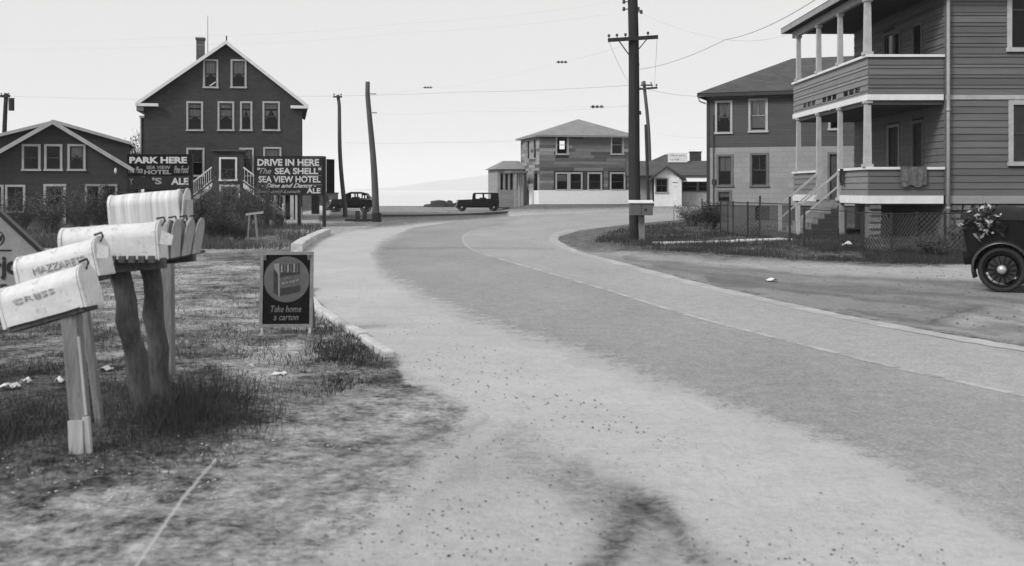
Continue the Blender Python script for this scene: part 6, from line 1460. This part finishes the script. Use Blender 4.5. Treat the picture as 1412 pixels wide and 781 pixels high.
def pebbles(name, label, poly, n, s0, s1, m, cl=0):
    x, y = scatter(poly, n, cl, .9); z = gz(x, y) + .004; s_ = rng.uniform(s0, s1, n) ** 1.0; base8 = np.array([(1, 0, 0), (0, 1, 0), (-1, 0, 0), (0, -1, 0), (0, 0, .6)]); V = np.repeat(np.stack([x, y, z], -1)[:, None], 5, 1) + base8[None] * s_[:, None, None] * rng.uniform(.6, 1.3, (n, 5, 1))
    me = bpy.data.meshes.new(name); me.vertices.add(n * 5); me.vertices.foreach_set('co', V.astype(np.float32).ravel()); b0 = np.arange(n) * 5
    t_ = np.concatenate([np.stack([b0 + i, b0 + (i + 1) % 4, b0 + 4], -1) for i in range(4)]).astype(np.int32); me.loops.add(t_.size); me.loops.foreach_set('vertex_index', t_.ravel()); me.polygons.add(len(t_)); me.polygons.foreach_set('loop_start', np.arange(0, t_.size, 3, dtype=np.int32)); me.update(calc_edges=True)
    me.materials.append(m); o = put(name, me, kind='stuff'); o['label'] = label
SH = [(560, 480), (700, 510), (900, 590), (1200, 700), (1350, 781), (600, 781), (420, 720), (620, 580)]
pebbles('gravel', 'small dark cinders strewn over the sandy shoulder', SH, 420, .003, .009, mat('dark_cinder', .06, .9, .4, 30, bump=0), .6)
pebbles('gravel', 'cinders along the sandy edge further up the road', [(440, 360), (500, 380), (640, 460), (800, 540), (900, 600), (700, 590), (560, 500), (440, 420)], 160, .005, .013, mat('dark_cinder', .06, .9, .4, 30, bump=0), .6)
pebbles('gravel', 'pale stones scattered over the lawn', [(0, 480), (400, 430), (540, 520), (500, 640), (300, 700), (0, 700)], 420, .004, .012, mat('pale_pebble', .42, .9, .3, 30, bump=0), 0)
pebbles('gravel', 'dark clods on the trampled yard at the right', [(820, 350), (1000, 360), (1412, 370), (1412, 460), (1250, 440), (1000, 390)], 300, .008, .025, mat('dark_clod', .12, .9, .4, 30, bump=0), .5)
pebbles('gravel', 'dark clods in the bare dirt left of the road', [(320, 560), (560, 520), (640, 590), (620, 781), (250, 781), (420, 690)], 110, .004, .011, mat('dark_clod', .12, .9, .4, 30, bump=0), 0)
# litter
def litter(px, py, w_, h_, label, m=None):
    p = G(px, py); s_ = p.y / F; b = MB(); n = 4; rd = random.Random(px)
    for i in range(n + 1):
        for j in range(n + 1): b.v.append(((i / n - .5) * w_ * s_, (j / n - .5) * w_ * s_ * 1.2, .015 + h_ * s_ * rd.random() * (.4 + .6 * math.sin(math.pi * i / n))))
    b.f = [(i * (n + 1) + j, (i + 1) * (n + 1) + j, (i + 1) * (n + 1) + j + 1, i * (n + 1) + j + 1) for i in range(n) for j in range(n)]
    o = tag(b.build('paper_scrap', m or M_PAPER), label, 'litter'); o.location = p; o.modifiers.new('t', 'SOLIDIFY').thickness = .003
for a in [(12, 537, 22, 9, 'large crumpled white paper at the left edge of the lawn'), (36, 530, 12, 8, 'small crumpled paper right of the large one at the left edge'), (82, 529, 10, 9, 'upright paper scrap just left of the plank post'), (146, 512, 16, 5, 'flat paper scrap behind the plank post'), (385, 518, 18, 4, 'flat white scrap below the A-board'),
          (345, 508, 8, 5, 'small white stone-like scrap left of the flat one below the A-board'), (1168, 341, 14, 9, 'crumpled paper lying before the porch steps'), (1064, 388, 14, 5, 'pale rag on the trampled yard')]: litter(*a)
